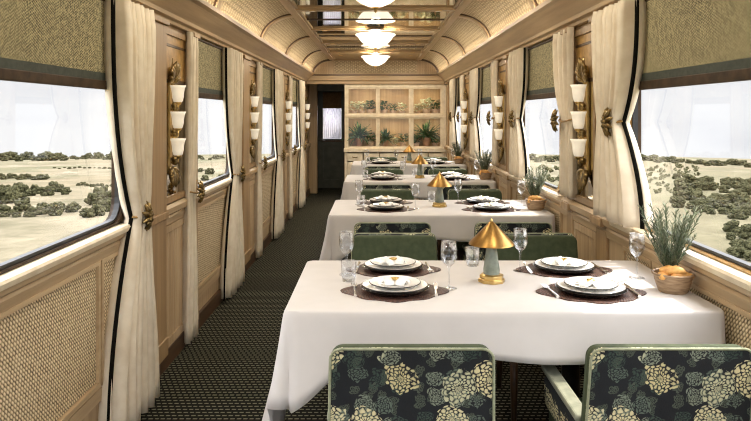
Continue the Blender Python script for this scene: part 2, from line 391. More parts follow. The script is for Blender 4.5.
def side(s, wob, ops, mirrors, pilasters, yend, nm):
    # chair rail, baseboard, cornice
    bm = nb()
    prof = [(W + .01, .80), (W - .012, .805), (W - .02, .845), (W - .012, .856), (W - .035, .872), (W - .04, .905), (W - .02, .92), (W + .01, .92)]
    prism(bm, [(s * x, z) for x, z in prof], 'y', YB, yend); obj('chair_rail', bm, 'oak_y', wob)
    bm = nb(); sb(bm, s, W - .02, W + .01, YB, yend, 0, .10); struct('baseboard_' + nm, bm, 'walnut')
    bm = nb()
    prof = [(W + .01, 1.955), (W - .03, 1.958), (W - .035, 1.975), (W - .055, 1.985), (W - .06, 2.005), (1.055, 2.085), (1.03, 2.10), (1.03, 2.128), (1.038, 2.128), (1.042, 2.105), (W + .01, 2.105)]
    prism(bm, [(s * x, z) for x, z in prof], 'y', YB, YC); obj('cornice', bm, 'oak_y', wob)
    # windows
    for i, (a, b) in enumerate(ops):
        k = i + (1 if s < 0 else 5)
        bm = nb(); a0, b0 = sorted((s * (W + .012), s * (W + .05)))
        ring_prism(bm, rrect(a, b, ZS, ZT, .004), rrect(a + .022, b - .022, ZS + .018, ZT - .04, .10), 'x', a0, b0)
        w = struct('window_%d' % k, bm, 'frame_dark')
        bm = nb(); a1, b1 = sorted((s * (W + .005), s * (W + .03)))
        ring_prism(bm, rrect(a + .028, b - .028, ZS + .014, ZT - .03, .105), rrect(a + .034, b - .034, ZS + .026, ZT - .05, .098), 'x', a1, b1)
        obj('rubber_seal', bm, 'gasket', w)
        bm = nb(); a1, b1 = sorted((s * (W - .004), s * (W + .018)))
        ring_prism(bm, rrect(a - .01, b + .01, ZS + .002, ZT, .10), rrect(a + .022, b - .022, ZS + .012, ZT - .02, .105), 'x', a1, b1)
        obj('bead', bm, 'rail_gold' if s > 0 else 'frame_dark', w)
        bm = nb(); a2, b2 = sorted((s * (W + .022), s * (W + .027)))
        prism(bm, rrect(a + .018, b - .018, ZS + .012, ZT - .03, .10), 'x', a2, b2); obj('glass_pane', bm, 'pane', w)
        bm = nb(); prof = [(W + .02, .925), (W - .05, .925), (W - .056, .915), (W - .05, .895), (W - .02, .885), (W + .0, .885)]
        prism(bm, [(s * x, z) for x, z in prof], 'y', a - .12, b + .12); obj('window_sill', bm, 'cream_wood', w)
        # cane panels below, each in a moulded frame
        st = [a - .05, b - .22, b + .06] if b - a < 2 else [a, a + 1.15, b - .30, b + .05]
        for p, q in zip(st, st[1:]):
            p += .03; q -= .03
            bm = nb(); a3, b3 = sorted((s * (W - .004), s * (W + .002))); box(bm, a3, b3, p, q, .29, .79); obj('cane_panel', bm, 'cane_wall', wob)
            bm = nb(); a3, b3 = sorted((s * (W - .016), s * (W + .002)))
            ring_prism(bm, rrect(p - .022, q + .022, .262, .808, .002, 1), rrect(p, q, .285, .79, .002, 1), 'x', a3, b3); obj('panel_moulding', bm, 'oak_y', wob)
        bm = nb(); sb(bm, s, W - .012, W + .002, a - .08, b + .10, .20, .255); obj('bottom_rail', bm, 'oak_y', wob)
    for (p, q) in pilasters:
        pd = .04 if s < 0 else .018
        bm = nb(); sb(bm, s, W - pd, W + .002, p, q, .10, 1.93)
        sb(bm, s, W - .055, W + .002, p - .012, q + .012, 1.93, 1.958); sb(bm, s, W - .05, W + .002, p - .006, q + .006, .86, .90); sb(bm, s, W - pd - .008, W + .002, p - .006, q + .006, .10, .2)
        obj('pilaster', bm, 'oak_brown', wob, bevel=.004)
    for (p, q) in mirrors:
        n = 9; bm = nb(); a3, b3 = sorted((s * (W - .014), s * (W + .002)))
        ring_prism(bm, rrect(p, q, .10, .80, .002, 1), rrect(p + .035, q - .035, .15, .76, .002, 1), 'x', a3, b3)
        for j in range(n):
            u0 = lerp(p + .035, q - .035, j / n); u1 = lerp(p + .035, q - .035, (j + 1) / n)
            pts = [(s * (W + .002), u0)] + [(s * (W - .002 - .009 * math.sin(PI * k / 4)), lerp(u0 + .002, u1 - .002, k / 4)) for k in range(5)] + [(s * (W + .002), u1)]
            prism(bm, pts, 'z', .15, .76)
        obj('reeded_panel', bm, 'oak_z', wob)

LP = [3.64 + 2.49 * k for k in range(4)]
RP = [3.85, 6.32, 8.77]
LM = [(c + .16, c + .66) for c in LP]
RM = [(c - .19, c + .22) for c in RP]
side(-1, wl, LO, LM, [(c - .14, c + .14) for c in LP] + [(c + .68, c + .80) for c in LP[:3]], YE, 'left')
side(1, wr, RO, RM, [(c - .36, c - .2) for c in RP] + [(c + .23, c + .36) for c in RP] + [(11.1, 11.4)], YC, 'right')

# ceiling
XP, ZP, XS, ZC = .731, 2.364, 1.066, 2.10
ceil = struct('ceiling')
def cove(n=12): return [(XP + (XS - XP) * math.cos(t), ZC + (ZP - ZC) * math.sin(t)) for t in [PI / 2 * k / n for k in range(n + 1)]]
for s in (-1, 1):
    arc = cove(); out = [(x + .05, z + .05) for x, z in arc]
    bm = nb(); prism(bm, [(s * x, z) for x, z in arc + out[::-1]], 'y', YB, YC); obj('cane_cove', bm, 'cane_ceiling', ceil, smooth=True, autos=40)
    y = .55
    ribs = [8.0, 9.75, 6.25, 4.45, 2.7, .95]
    for y in ribs:
        bm = nb(); inn = [(XP + (XS - XP - .022) * math.cos(t) - .0, ZC + (ZP - ZC - .022) * math.sin(t)) for t in [PI / 2 * k / 12 for k in range(13)]]
        prism(bm, [(s * x, z) for x, z in inn + out[::-1]], 'y', y, y + .10); obj('cove_rib', bm, 'oak_x', ceil)
        for e in (-.012, .10):
            bm = nb(); inn2 = [(XP + (XS - XP - .012) * math.cos(t), ZC + (ZP - ZC - .012) * math.sin(t)) for t in [PI / 2 * k / 12 for k in range(13)]]
            prism(bm, [(s * x, z) for x, z in inn2 + out[::-1]], 'y', y + e, y + e + .012); obj('rib_inlay', bm, 'walnut', ceil)
    bm = nb(); sb(bm, s, XP - .035, XP + .035, YB, YC, ZP - .025, ZP + .04); sb(bm, s, XP - .06, XP - .035, YB, YC, ZP - .012, ZP + .04); obj('ceiling_beam', bm, 'oak_y', ceil, bevel=.004)
bm = nb(); box(bm, -T, T, YB, YC + .05, 2.45, 2.50); obj('roof_panel', bm, 'oak_y', ceil)
bars = [-.5 + 1.4 * 0, 1.75, 3.15, 4.55, 5.95, 7.35, 8.73, 10.02]
for y0, y1 in zip(bars, bars[1:]):
    boxo('mirror_panel', 'ceil_mirror', ceil, -XP + .04, XP - .04, y0 + .03, y1 - .03, ZP, ZP + .02)
    ym = (y0 + y1) / 2
    bm = nb(); box(bm, -XP + .05, XP - .05, ym - .025, ym - .013, ZP - .006, ZP); box(bm, -XP + .05, XP - .05, ym + .013, ym + .025, ZP - .006, ZP); obj('glazing_strip', bm, 'walnut', ceil)
for y in bars:
    bm = nb(); box(bm, -XP + .035, XP - .035, y - .045, y + .045, ZP - .022, ZP + .02); box(bm, -XP + .035, XP - .035, y - .06, y + .06, ZP - .008, ZP + .02); obj('ceiling_crossbar', bm, 'oak_x', ceil, bevel=.004)
bm = nb(); box(bm, -XP, XP, 10.05, YC, ZP - .004, ZP + .02); obj('end_panel', bm, 'oak_x', ceil)
bm = nb(); box(bm, -XP, XP, YB, bars[0], ZP - .004, ZP + .02); obj('end_panel', bm, 'oak_x', ceil)

# bulkhead over the cabinet and passage
bk = struct('wall_back')
pts = [(-XS, ZC)] + [(-x, z) for x, z in cove()][0:] + [(x, z) for x, z in reversed(cove())]
bm = nb(); prism(bm, [(-T, 1.95), (T, 1.95), (T, 2.45), (-T, 2.45)], 'y', YC, YC + .05); obj('bulkhead', bm, 'oak_x', bk)
bm = nb(); box(bm, -XP + .04, XP - .04, YC - .012, YC, ZC + .03, ZP - .03); obj('cane_panel', bm, 'cane_end', bk)
for s in (-1, 1):
    bm = nb(); sb(bm, s, XP - .02, XP + .025, YC - .02, YC, ZC + .0, ZP); obj('bulkhead_stile', bm, 'oak_z', bk)
    bm = nb()
    for j in range(9):
        x0 = XP + .03 + j * .034
        zt = ZC + (ZP - ZC) * math.sqrt(max(0, 1 - ((x0 + .012 - XP) / (XS - XP)) ** 2)) - .03
        if zt > ZC + .02: sb(bm, s, x0, x0 + .022, YC - .012, YC, ZC + .01, zt)
    obj('bulkhead_reeding', bm, 'oak_z', bk)
    bm = nb(); arc = cove(); inn = [(XP + (XS - XP - .03) * math.cos(t), ZC + (ZP - ZC - .03) * math.sin(t)) for t in [PI / 2 * k / 12 for k in range(13)]]
    prism(bm, [(s * x, z) for x, z in arc + inn[::-1]], 'y', YC - .03, YC); obj('arch_trim', bm, 'walnut', bk)
bm = nb(); box(bm, -1.15, 1.15, YC - .06, YC, 2.0, 2.085); box(bm, -1.15, 1.15, YC - .035, YC, 1.94, 2.0); obj('bulkhead_cornice', bm, 'oak_x', bk, bevel=.006)
bm = nb(); box(bm, -1.1, 1.1, YC - .075, YC - .0, 2.085, 2.10); obj('bulkhead_inlay', bm, 'walnut', bk)
# passage end
bm = nb(); box(bm, -T, -.5, YC + .05, YE + .1, 1.98, 2.03); obj('passage_ceiling', bm, 'walnut', bk)
bm = nb(); ring_prism(bm, rrect(-T, T, 0, 2.0, .002, 1), rrect(-1.02, -.66, .96, 1.86, .002, 1), 'y', YE, YE + .08); obj('passage_end', bm, 'dark_green_paint', bk)
bm = nb(); box(bm, -1.2, -1.055, 12.30, 12.42, 0, 1.98); obj('passage_jamb', bm, 'oak_z', bk, bevel=.01)
bm = nb(); box(bm, -.55, -.52, YC + .45, YE, 0, 1.98); obj('passage_partition', bm, 'walnut_z', bk)
bm = nb(); box(bm, -1.055, -.55, 12.32, 12.40, 1.86, 1.98); obj('passage_header', bm, 'dark_green_paint', bk)
# passage door
d = struct('door_1'); yd = YE - .05
bm = nb(); ring_prism(bm, rrect(-1.12, -.58, .01, 1.93, .003, 1), rrect(-1.02, -.66, .96, 1.86, .003, 1), 'y', yd, yd + .045); obj('door_leaf', bm, 'dark_green_paint', d)
boxo('door_glass', 'cab_glass', d, -1.02, -.66, yd + .02, yd + .026, .96, 1.86)
bm = nb(); n = 28
vs = [[bm.verts.new((lerp(-1.01, -.67, i / n), yd + .012 + .006 * math.sin(i * 1.9), z)) for i in range(n + 1)] for z in (.965, 1.56)]
for i in range(n): bm.faces.new((vs[0][i], vs[0][i + 1], vs[1][i + 1], vs[1][i]))
obj('sheer_curtain', bm, 'sheer', d, smooth=True, solid=.003)
boxo('tan_blind', 'door_blind', d, -1.02, -.66, yd + .002, yd + .012, 1.55, 1.86)
bm = nb(); ring_prism(bm, rrect(-1.04, -.64, .12, .86, .003, 1), rrect(-1.0, -.68, .17, .81, .003, 1), 'y', yd - .012, yd); obj('door_panel', bm, 'dark_green_paint', d)
bm = nb(); box(bm, -1.04, -.64, yd - .02, yd, .90, .935); obj('door_rail', bm, 'walnut', d)
bm = nb(); tube(bm, [(-1.07, yd, .93), (-1.07, yd - .05, .93), (-.97, yd - .05, .93)], .011); obj('door_handle', bm, 'silver', d)

# ------------------------------------------------------------------ blinds
def blind(s, a, b, lab):
    r = thing('roller_blind', lab, 'blind', (s * (W - .004), (a + b) / 2, 1.56), 0, 'olive roller blinds'); h = (b - a) / 2 - .015
    boxo('blind_fabric', 'blind', r, -.004, .004, -h, h, .055, .388)
    boxo('hem_band', 'hem_green', r, -.006, .006, -h, h, .026, .06)
    boxo('bottom_rail', 'frame_dark', r, -.011, .011, -h, h, -.012, .027, bevel=.004)
    bm = nb(); tube(bm, [(0, -h, .382), (0, h, .382)], .010, 10); obj('roller', bm, 'frame_dark', r)
ORD = ['nearest', 'second', 'third', 'farthest']
for i, (a, b) in enumerate(LO): blind(-1, a, b, 'olive tweed roller blind partly lowered on the %s left-hand window' % ORD[i])
for i, (a, b) in enumerate(RO): blind(1, a, b, 'olive tweed roller blind partly lowered on the %s right-hand window' % ORD[i])

# ------------------------------------------------------------------ curtains
def curtain(s, X, rows, lab, n=7, trim=True, amp=.042):
    # rows: (z, y on the mirror side, y on the window side, pleat depth factor), top to bottom
    y_m, y_w = rows[0][1], rows[0][2]
    r = thing('curtain', lab, 'curtain', (s * X, (y_m + y_w) / 2, rows[-1][0]), 0, 'tied back cream curtains'); cy = (y_m + y_w) / 2; z0 = rows[-1][0]
    def at(z):
        for A, B in zip(rows, rows[1:]):
            if z <= A[0] and z >= B[0]:
                t = (A[0] - z) / (A[0] - B[0])
                return [lerp(A[k], B[k], t if (A[3] > B[3] and k < 3) else (t * t * (3 - 2 * t) if k == 3 else 1 - (1 - t) ** 1.7)) for k in (1, 2, 3)]
        return rows[-1][1:]
    def curve(z):
        # sag between rows so the drape bows towards the tie
        A = None
        for A, B in zip(rows, rows[1:]):
            if B[0] - 1e-6 <= z <= A[0] + 1e-6: break
        t = (A[0] - z) / (A[0] - B[0])
        tt = t ** 2.8 if B[3] < A[3] else 1 - (1 - t) ** 1.9
        return [lerp(A[k], B[k], tt) for k in (1, 2)] + [lerp(A[3], B[3], tt)]
    zs = []
    for A, B in zip(rows, rows[1:]):
        m = 10
        zs += [lerp(A[0], B[0], k / m) for k in range(m)]
    zs.append(rows[-1][0]); nu = n * 8
    bm = nb(); g = []
    for z in zs:
        ym, yw, am = curve(z); row = []
        for i in range(nu + 1):
            u = i / nu
            ph = 2 * PI * n * u
            w = amp * am * (1.25 * math.copysign(abs(math.sin(ph)) ** .7, math.sin(ph)) + .3 * math.sin(2.3 * ph + z * 2))
            head = 1 if z < rows[0][0] - .03 else .8
            row.append(bm.verts.new((-s * w * head, lerp(ym, yw, u) - cy + .004 * math.cos(ph * 1.3), z - z0)))
        g.append(row)
    for A, B in zip(g, g[1:]):
        for i in range(nu): bm.faces.new((A[i], A[i + 1], B[i + 1], B[i]))
    obj('drape', bm, 'curtain', r, smooth=True, solid=.005)
    if trim:
        bm = nb(); d = 1 if y_w > y_m else -1; g = []
        for z in zs:
            ym, yw, am = curve(z); wd = .011
            g.append([bm.verts.new((-s * x, yw - cy + d * q, z - z0)) for x, q in ((.002, -.004), (-.002, wd * .5), (-.010, wd))])
        for A, B in zip(g, g[1:]):
            for i in range(2): bm.faces.new((A[i], A[i + 1], B[i + 1], B[i]))
        obj('border', bm, 'trim_and_gap_shade', r, smooth=True, solid=.004)  # dark trim; beside the left curtains it also stands in for the shadow gap
    return r
def rosette(bm, cx, cy, cz, s, R):
    # leafy medallion facing the aisle
    for k in range(9):
        a = 2 * PI * k / 9; d = (math.cos(a), math.sin(a))
        pts = [(cx, cy + d[0] * R * f, cz + d[1] * R * 1.35 * f) for f in (.15, .5, .8, 1.0)]
        pts = [(p[0] - s * h, p[1], p[2]) for p, h in zip(pts, (.012, .02, .014, .004))]
        tube(bm, pts, [R * .16, R * .24, R * .18, R * .05], 6)
    for k in range(5):
        a = 2 * PI * k / 5 + .3
        tube(bm, [(cx - s * .02, cy, cz), (cx - s * .034, cy + math.cos(a) * R * .4, cz + math.sin(a) * R * .5)], [R * .22, R * .12], 6)
def tieback(s, X, ym, yw, z, lab, ry):
    r = thing('curtain_tieback', lab, 'tieback', (s * X, ry, z), 0, 'gilt curtain tiebacks')
    bm = nb(); rosette(bm, -s * .040, 0, 0, s, .054); obj('rosette', bm, 'brass_dark', r, smooth=True)
    a, b = sorted((ym, yw)); n = 14; bm = nb(); cy, hw = (a + b) / 2 - ry, (b - a) / 2 + .012
    pts = [(-s * .028 * math.sin(PI * k / n) - s * .003, cy + hw * math.cos(PI * k / n), .008 * math.cos(2 * PI * k / n)) for k in range(n + 1)]
    tube(bm, pts, .006, 6); obj('cord', bm, 'rail_gold', r, smooth=True)
ZTOP = 1.952
def px(p, X): return X * F / abs(p - 376)
sides = 'left right'.split()
# left wall: floor-length, tied low
for k, c in enumerate(LP):
    nm = ['nearest', 'second', 'third', 'farthest'][k]
    X = 1.145
    if k == 0: ym, yw = 3.36, 2.98
    else: ym, yw = c - .44, c - .90
    zt = .95; yt = lerp(ym, yw, .42 if k == 0 else .5); am = 1.0 if k == 0 else .65
    curtain(-1, X, [(ZTOP, ym, yw, am), (zt, ym - .02, yt, .75 * am), (.03, ym + .04, yw - .05, 1.25 * am)], 'long cream curtain beside the far edge of the %s left-hand window' % nm, n=8)
    tieback(-1, X, ym, yt, zt, 'gilt leafy tieback on the curtain at the far edge of the %s left window' % nm, ym - .10)
    if k < 3:
        a, b = c + .58, c + .78; X = 1.168
        curtain(-1, X, [(ZTOP, a, b, .45), (zt, a - .02, b - .05, .4), (.03, a - .06, b - .02, .6)], 'long cream curtain at the near edge of the %s left-hand window' % ORD[k + 1], n=4, trim=False)
        tieback(-1, X - .015, a, b - .05, zt, 'gilt leafy tieback on the curtain at the near edge of the %s left window' % ORD[k + 1], a + .06)
# right wall: sill-length, tied at mid height
RA = [(3.42, 2.99), (5.66, 5.24), (8.0, 7.55), (10.15, 9.7)]
for k, (ym, yw) in enumerate(RA):
    X = 1.145; zt = 1.40
    yt = lerp(ym, yw, .62); am = 1.0 if k == 0 else .65
    curtain(1, X, [(ZTOP, ym, yw, am), (zt, ym - .01, yt, .7 * am), (.945, ym - .02, yw - .06, 1.2 * am)], 'short cream curtain gathered at the far edge of the %s right-hand window' % ORD[k], n=8)
    tieback(1, X, ym, yt, zt, 'gilt leafy tieback on the curtain at the far edge of the %s right window' % ORD[k], lerp(ym, yt, .8))
for k, c in enumerate(RP):
    a, b = (4.0, 4.44) if k == 0 else (c + .18, c + .44)
    X = 1.165; zt = 1.40; yt = lerp(a, b, .5)
    curtain(1, X, [(ZTOP, a, b, .5), (zt, a + .0, yt, .4), (.945, a - .02, yt + .02, .6)], 'short cream curtain at the near edge of the %s right-hand window' % ORD[k + 1], n=4)
    tieback(1, X - .01, a, yt, zt, 'gilt leafy tieback on the curtain at the near edge of the %s right window' % ORD[k + 1], lerp(a, yt, .8))

# ------------------------------------------------------------------ mirrors and sconces
def wall_mirror(s, p, q, lab):
    r = thing('wall_mirror', lab, 'mirror', (s * W, (p + q) / 2, .93), 0, 'narrow wall mirrors between the curtains'); h = (q - p) / 2
    bm = nb(); a, b = sorted((-s * .003, -s * .008)); box(bm, a, b, -h + .03, h - .03, .03, .70); obj('mirror_glass', bm, 'mirror', r)
    bm = nb(); a, b = sorted((-s * .001, -s * .02)); ring_prism(bm, rrect(-h, h, 0, 1.0, .003, 1), rrect(-h + .035, h - .035, .035, .965, .003, 1), 'x', a, b); obj('mirror_frame', bm, 'oak_brown', r)
    bm = nb(); a, b = sorted((-s * .002, -s * .009)); box(bm, a, b, -h + .03, h - .03, .70, .97); obj('burr_panel', bm, 'rail_gold', r)
    bm = nb(); a, b = sorted((-s * .008, -s * .013)); box(bm, a, b, -h + .035, h - .035, .69, .71); box(bm, a, b, -h + .035, h - .035, .90, .915); obj('inlay_line', bm, 'walnut', r)
    return r
def leafspray(bm, cx, cy, cz, s, n, L, up):
    for k in range(n):
        a = lerp(-1.2, 1.2, k / (n - 1)); l = L * (1 - .3 * abs(a) / 1.2) * random.uniform(.85, 1.1)
        d = Vector((-s * .25, math.sin(a), math.cos(a) * up)); p0 = Vector((cx, cy, cz))
        tube(bm, [p0, p0 + d * l * .45, p0 + d * l * .8, p0 + d * l], [.007, .019, .015, .003], 6)
_sc = {}
def sconce(s, y, lab):
    if s in _sc: return dup(_sc[s], lab, (s * (W - .014), y, 1.16))
    r = thing('wall_sconce', lab, 'wall lamp', (s * (W - .014), y, 1.16), 0, 'three-tier tulip wall sconces'); _sc[s] = r
    bm = nb(); prism(bm, rrect(-.022, .022, -.06, .55, .02), 'x', *sorted((0, -s * .012))); obj('backplate', bm, 'gold', r, bevel=.003)
    for k, z in enumerate((.035, .19, .34)):
        bm = nb(); tube(bm, [(-s * .01, 0, z - .03), (-s * .03, 0, z - .045), (-s * .05, 0, z - .035), (-s * .05, 0, z)], .006, 8)
        lathe(bm, [(.004, -.012), (.016, -.006), (.022, .006), (.018, .012)], 14, -s * .05, 0, z); obj('bracket', bm, 'gold', r, smooth=True)
        bm = nb(); prof = [(.012, .002), (.026, .012), (.032, .035), (.034, .06), (.038, .085), (.046, .104), (.043, .104), (.034, .083), (.030, .06), (.028, .035), (.02, .016), (.0, .006)]
        lathe(bm, prof, 20, -s * .05, 0, z, cap=False); obj('tulip_shade', bm, 'tulip_glow', r, smooth=True)
        bm = nb(); leafspray(bm, -s * .03, 0, z - .005, s, 7, .06, -.8); obj('leaf_spray', bm, 'brass_dark', r, smooth=True)
    bm = nb(); leafspray(bm, -s * .012, 0, .46, s, 9, .14, 1.0); tube(bm, [(-s * .012, 0, .44), (-s * .02, 0, .60)], [.012, .003], 6); obj('crest', bm, 'brass_dark', r, smooth=True)
    bm = nb(); leafspray(bm, -s * .012, 0, -.03, s, 9, .13, -1.0); obj('tail_spray', bm, 'brass_dark', r, smooth=True)
    return r
for k, (p, q) in enumerate(LM):
    wall_mirror(-1, p, q, 'narrow framed mirror behind the %s left-hand wall sconce' % ORD[k]); sconce(-1, lerp(p, q, .22), 'gilt wall lamp with three lit tulip shades, %s on the left wall' % ORD[k])
R3 = ['nearest', 'second', 'farthest']
for k, (p, q) in enumerate(RM):
    wall_mirror(1, p, q, 'narrow framed mirror behind the %s right-hand wall sconce' % R3[k]); sconce(1, lerp(p, q, .35), 'gilt wall lamp with three lit tulip shades, %s on the right wall' % R3[k])

# ------------------------------------------------------------------ ceiling lamps
def bowl_lamp(y, lab):
    r = thing('ceiling_lamp', lab, 'ceiling lamp', (0, y, ZP - .022), 0, 'bowl ceiling lamps down the middle')
    bm = nb(); lathe(bm, [(0, 0), (.09, 0), (.10, -.008), (.06, -.02), (.0, -.024)], 28); obj('canopy', bm, 'black_metal', r, smooth=True, autos=40)
    bm = nb(); lathe(bm, [(0, -.02), (.012, -.02), (.012, -.19), (0, -.19)], 12); obj('stem', bm, 'gold', r, smooth=True)
    bm = nb(); pr = [(.205, -.045), (.215, -.05), (.212, -.062), (.190, -.075), (.175, -.10), (.145, -.135), (.10, -.168), (.05, -.19), (0, -.196)]
    inn = [(max(0, x - .012), z + .012) for x, z in pr[2:]]
    lathe(bm, list(reversed(inn)) + pr, 40, cap=False); obj('glass_bowl', bm, 'bowl_glow', r, smooth=True)
    bm = nb(); lathe(bm, [(0, -.194), (.022, -.196), (.018, -.206), (.009, -.212), (.011, -.222), (0, -.235)], 16); obj('finial', bm, 'gold', r, smooth=True)
    return r
L0 = bowl_lamp(4.5, 'lit white glass bowl lamp on the ceiling, nearest of three in view')
dup(L0, 'lit white glass bowl lamp on the ceiling, middle of three', (0, 7.28, ZP - .022)); dup(L0, 'lit white glass bowl lamp on the ceiling, farthest, before the cabinet', (0, 10.05, ZP - .022))
dup(L0, 'unseen lit white glass bowl lamp at the front end of the ceiling, above the foreground chairs', (0, 1.75, ZP - .022))  # out-of-view repeat of the row, kept because it lights the foreground

# crossbar downlights are added fill light; only the pair by the cabinet is real
dl0 = None
for k, y in enumerate(bars[1:] + [10.7]):
    for s in (-1, 1):
        where = '%s end of the %s ceiling crossbar, added as fill light' % ('left' if s < 0 else 'right', ['first', 'second', 'third', 'fourth', 'fifth', 'sixth', 'seventh'][k]) if k < 7 else '%s side of the wooden panel above the cabinet end' % ('left' if s < 0 else 'right')
        lab = 'tiny recessed downlight at the ' + where; loc = (s * .55, y, ZP - .022 if k < 7 else ZP - .004)
        if dl0 is None:
            dl0 = r = thing('real_and_added_downlight', lab, 'downlight', loc, 0, 'recessed ceiling downlights')
            bm = nb(); n = 20; tube(bm, [(.03 * math.cos(2 * PI * i / n), .03 * math.sin(2 * PI * i / n), -.001) for i in range(n)], .004, 6, True); obj('trim_ring', bm, 'gold', r, smooth=True)
            bm = nb(); lathe(bm, [(0, 0), (.028, 0), (.028, -.002), (0, -.002)], 20); obj('lens', bm, 'tulip_glow', r)
        else: dup(dl0, lab, loc)
        ld = bpy.data.lights.new('real_and_added_lamp', 'AREA'); ld.shape = 'DISK'; ld.size = .05; ld.energy = 2.4; ld.color = (1, .91, .76)
        lo = bpy.data.objects.new('real_and_added_lamp', ld); COL.objects.link(lo); lo.location = (loc[0], loc[1], loc[2] - .006)

# ------------------------------------------------------------------ tables
TX0, TX1, TZ = -.302, 1.163, .78
TY = [2.26 + 2.15 * k for k in range(4)]; TD = .78
TN = ['nearest', 'second', 'third', 'farthest']
CX, HX, HY = (TX0 + TX1) / 2, (TX1 - TX0) / 2, TD / 2
def make_table():
    r = thing('dining_table', 'dining table under the white cloth, nearest of four', 'table', (CX, TY[0] + HY, 0), 0, 'dining tables along the right wall')
    bm = nb(); box(bm, -HX + .012, HX - .012, -HY + .012, HY - .012, .745, .775); obj('tabletop', bm, 'table_wood', r, bevel=.004)
    for sx in (-.33, .33):
        bm = nb(); lathe(bm, [(.0, .0), (.16, 0), (.165, .02), (.06, .05), (.035, .10), (.035, .70), (.08, .745), (0, .745)], 20, sx, 0, 0); obj('pedestal', bm, 'black_metal', r, smooth=True, autos=40)
    return r
def make_cloth():
    # perimeter samples
    P = []; rc = .03
    def seg(a, b, nrm, n):
        for i in range(n): P.append((lerp(a[0], b[0], i / n), lerp(a[1], b[1], i / n), *nrm))
    def corner(cx, cy, a0):
        for i in range(6):
            a = math.radians(a0 + 90 * i / 6); P.append((cx + rc * math.cos(a), cy + rc * math.sin(a), math.cos(a), math.sin(a)))
    seg((-HX, HY - rc), (-HX, -HY + rc), (-1, 0), 40); corner(-HX + rc, -HY + rc, 180)
    seg((-HX + rc, -HY), (HX - rc, -HY), (0, -1), 60); corner(HX - rc, -HY + rc, 270)
    seg((HX, -HY + rc), (HX, HY - rc), (1, 0), 24); corner(HX - rc, HY - rc, 0)
    seg((HX - rc, HY), (-HX + rc, HY), (0, 1), 60); corner(-HX + rc, HY - rc, 90)
    def drop(x, y):
        df = .156
        if abs(abs(y) - HY) < .0301 and x > -HX + rc:        # front and back
            d = .156 + .15 * smooth((-HX + .27 - x) / .27) ** 1.2 + .012 * math.sin(x * 7)
            return d
        if x < 0:
            e = min(abs(y - HY), abs(y + HY)) 
            return .306 + .30 * smooth((e - .0) / .16) + .02 * math.sin(y * 9)
        return .15
    bm = nb(); rows = []
    inn = []
    ts = [0, .02, .05, .12, .25, .4, .55, .7, .85, 1.0]
    s = 0; prev = None; cum = []
    for p in P:
        if prev: s += math.hypot(p[0] - prev[0], p[1] - prev[1])
        cum.append(s); prev = p
    for t in ts:
        row = []
        for (x, y, nx, ny), sv in zip(P, cum):
            D = drop(x, y); z = TZ - D * t
            if nx > .5: fl = .004
            elif nx < -.2: fl = .105 * (D / .45) * (.75 + .25 * math.sin(sv * 26)) * abs(nx)
            else: fl = .018 + .006 * math.sin(sv * 17) + .03 * smooth((-HX + .25 - x) / .25)
            edge = .006 * math.sqrt(min(1, t * 12))
            q = edge + fl * t ** 1.15
            row.append(bm.verts.new((x + nx * q, y + ny * q, z)))
        rows.append(row)
    n = len(P)
    for A, B in zip(rows, rows[1:]):
        for i in range(n): bm.faces.new((A[i], A[(i + 1) % n], B[(i + 1) % n], B[i]))
    bm.faces.new(rows[0])
    o = obj('tablecloth', bm, 'linen', None, smooth=True, solid=.004, autos=60)
    o.location = (CX, TY[0] + HY, .003)
    return tag(o, 'white tablecloth draped over the nearest dining table', 'tablecloth', 'white tablecloths')
t0 = make_table(); c0 = make_cloth()
for k in range(1, 4):
    dup(t0, 'dining table under the white cloth, %s from the front' % (TN[k] if k < 3 else 'fourth and last'), (CX, TY[k] + HY, 0))
    dup(c0, 'white tablecloth draped over the %s dining table' % TN[k], (CX, TY[k] + HY, .003))

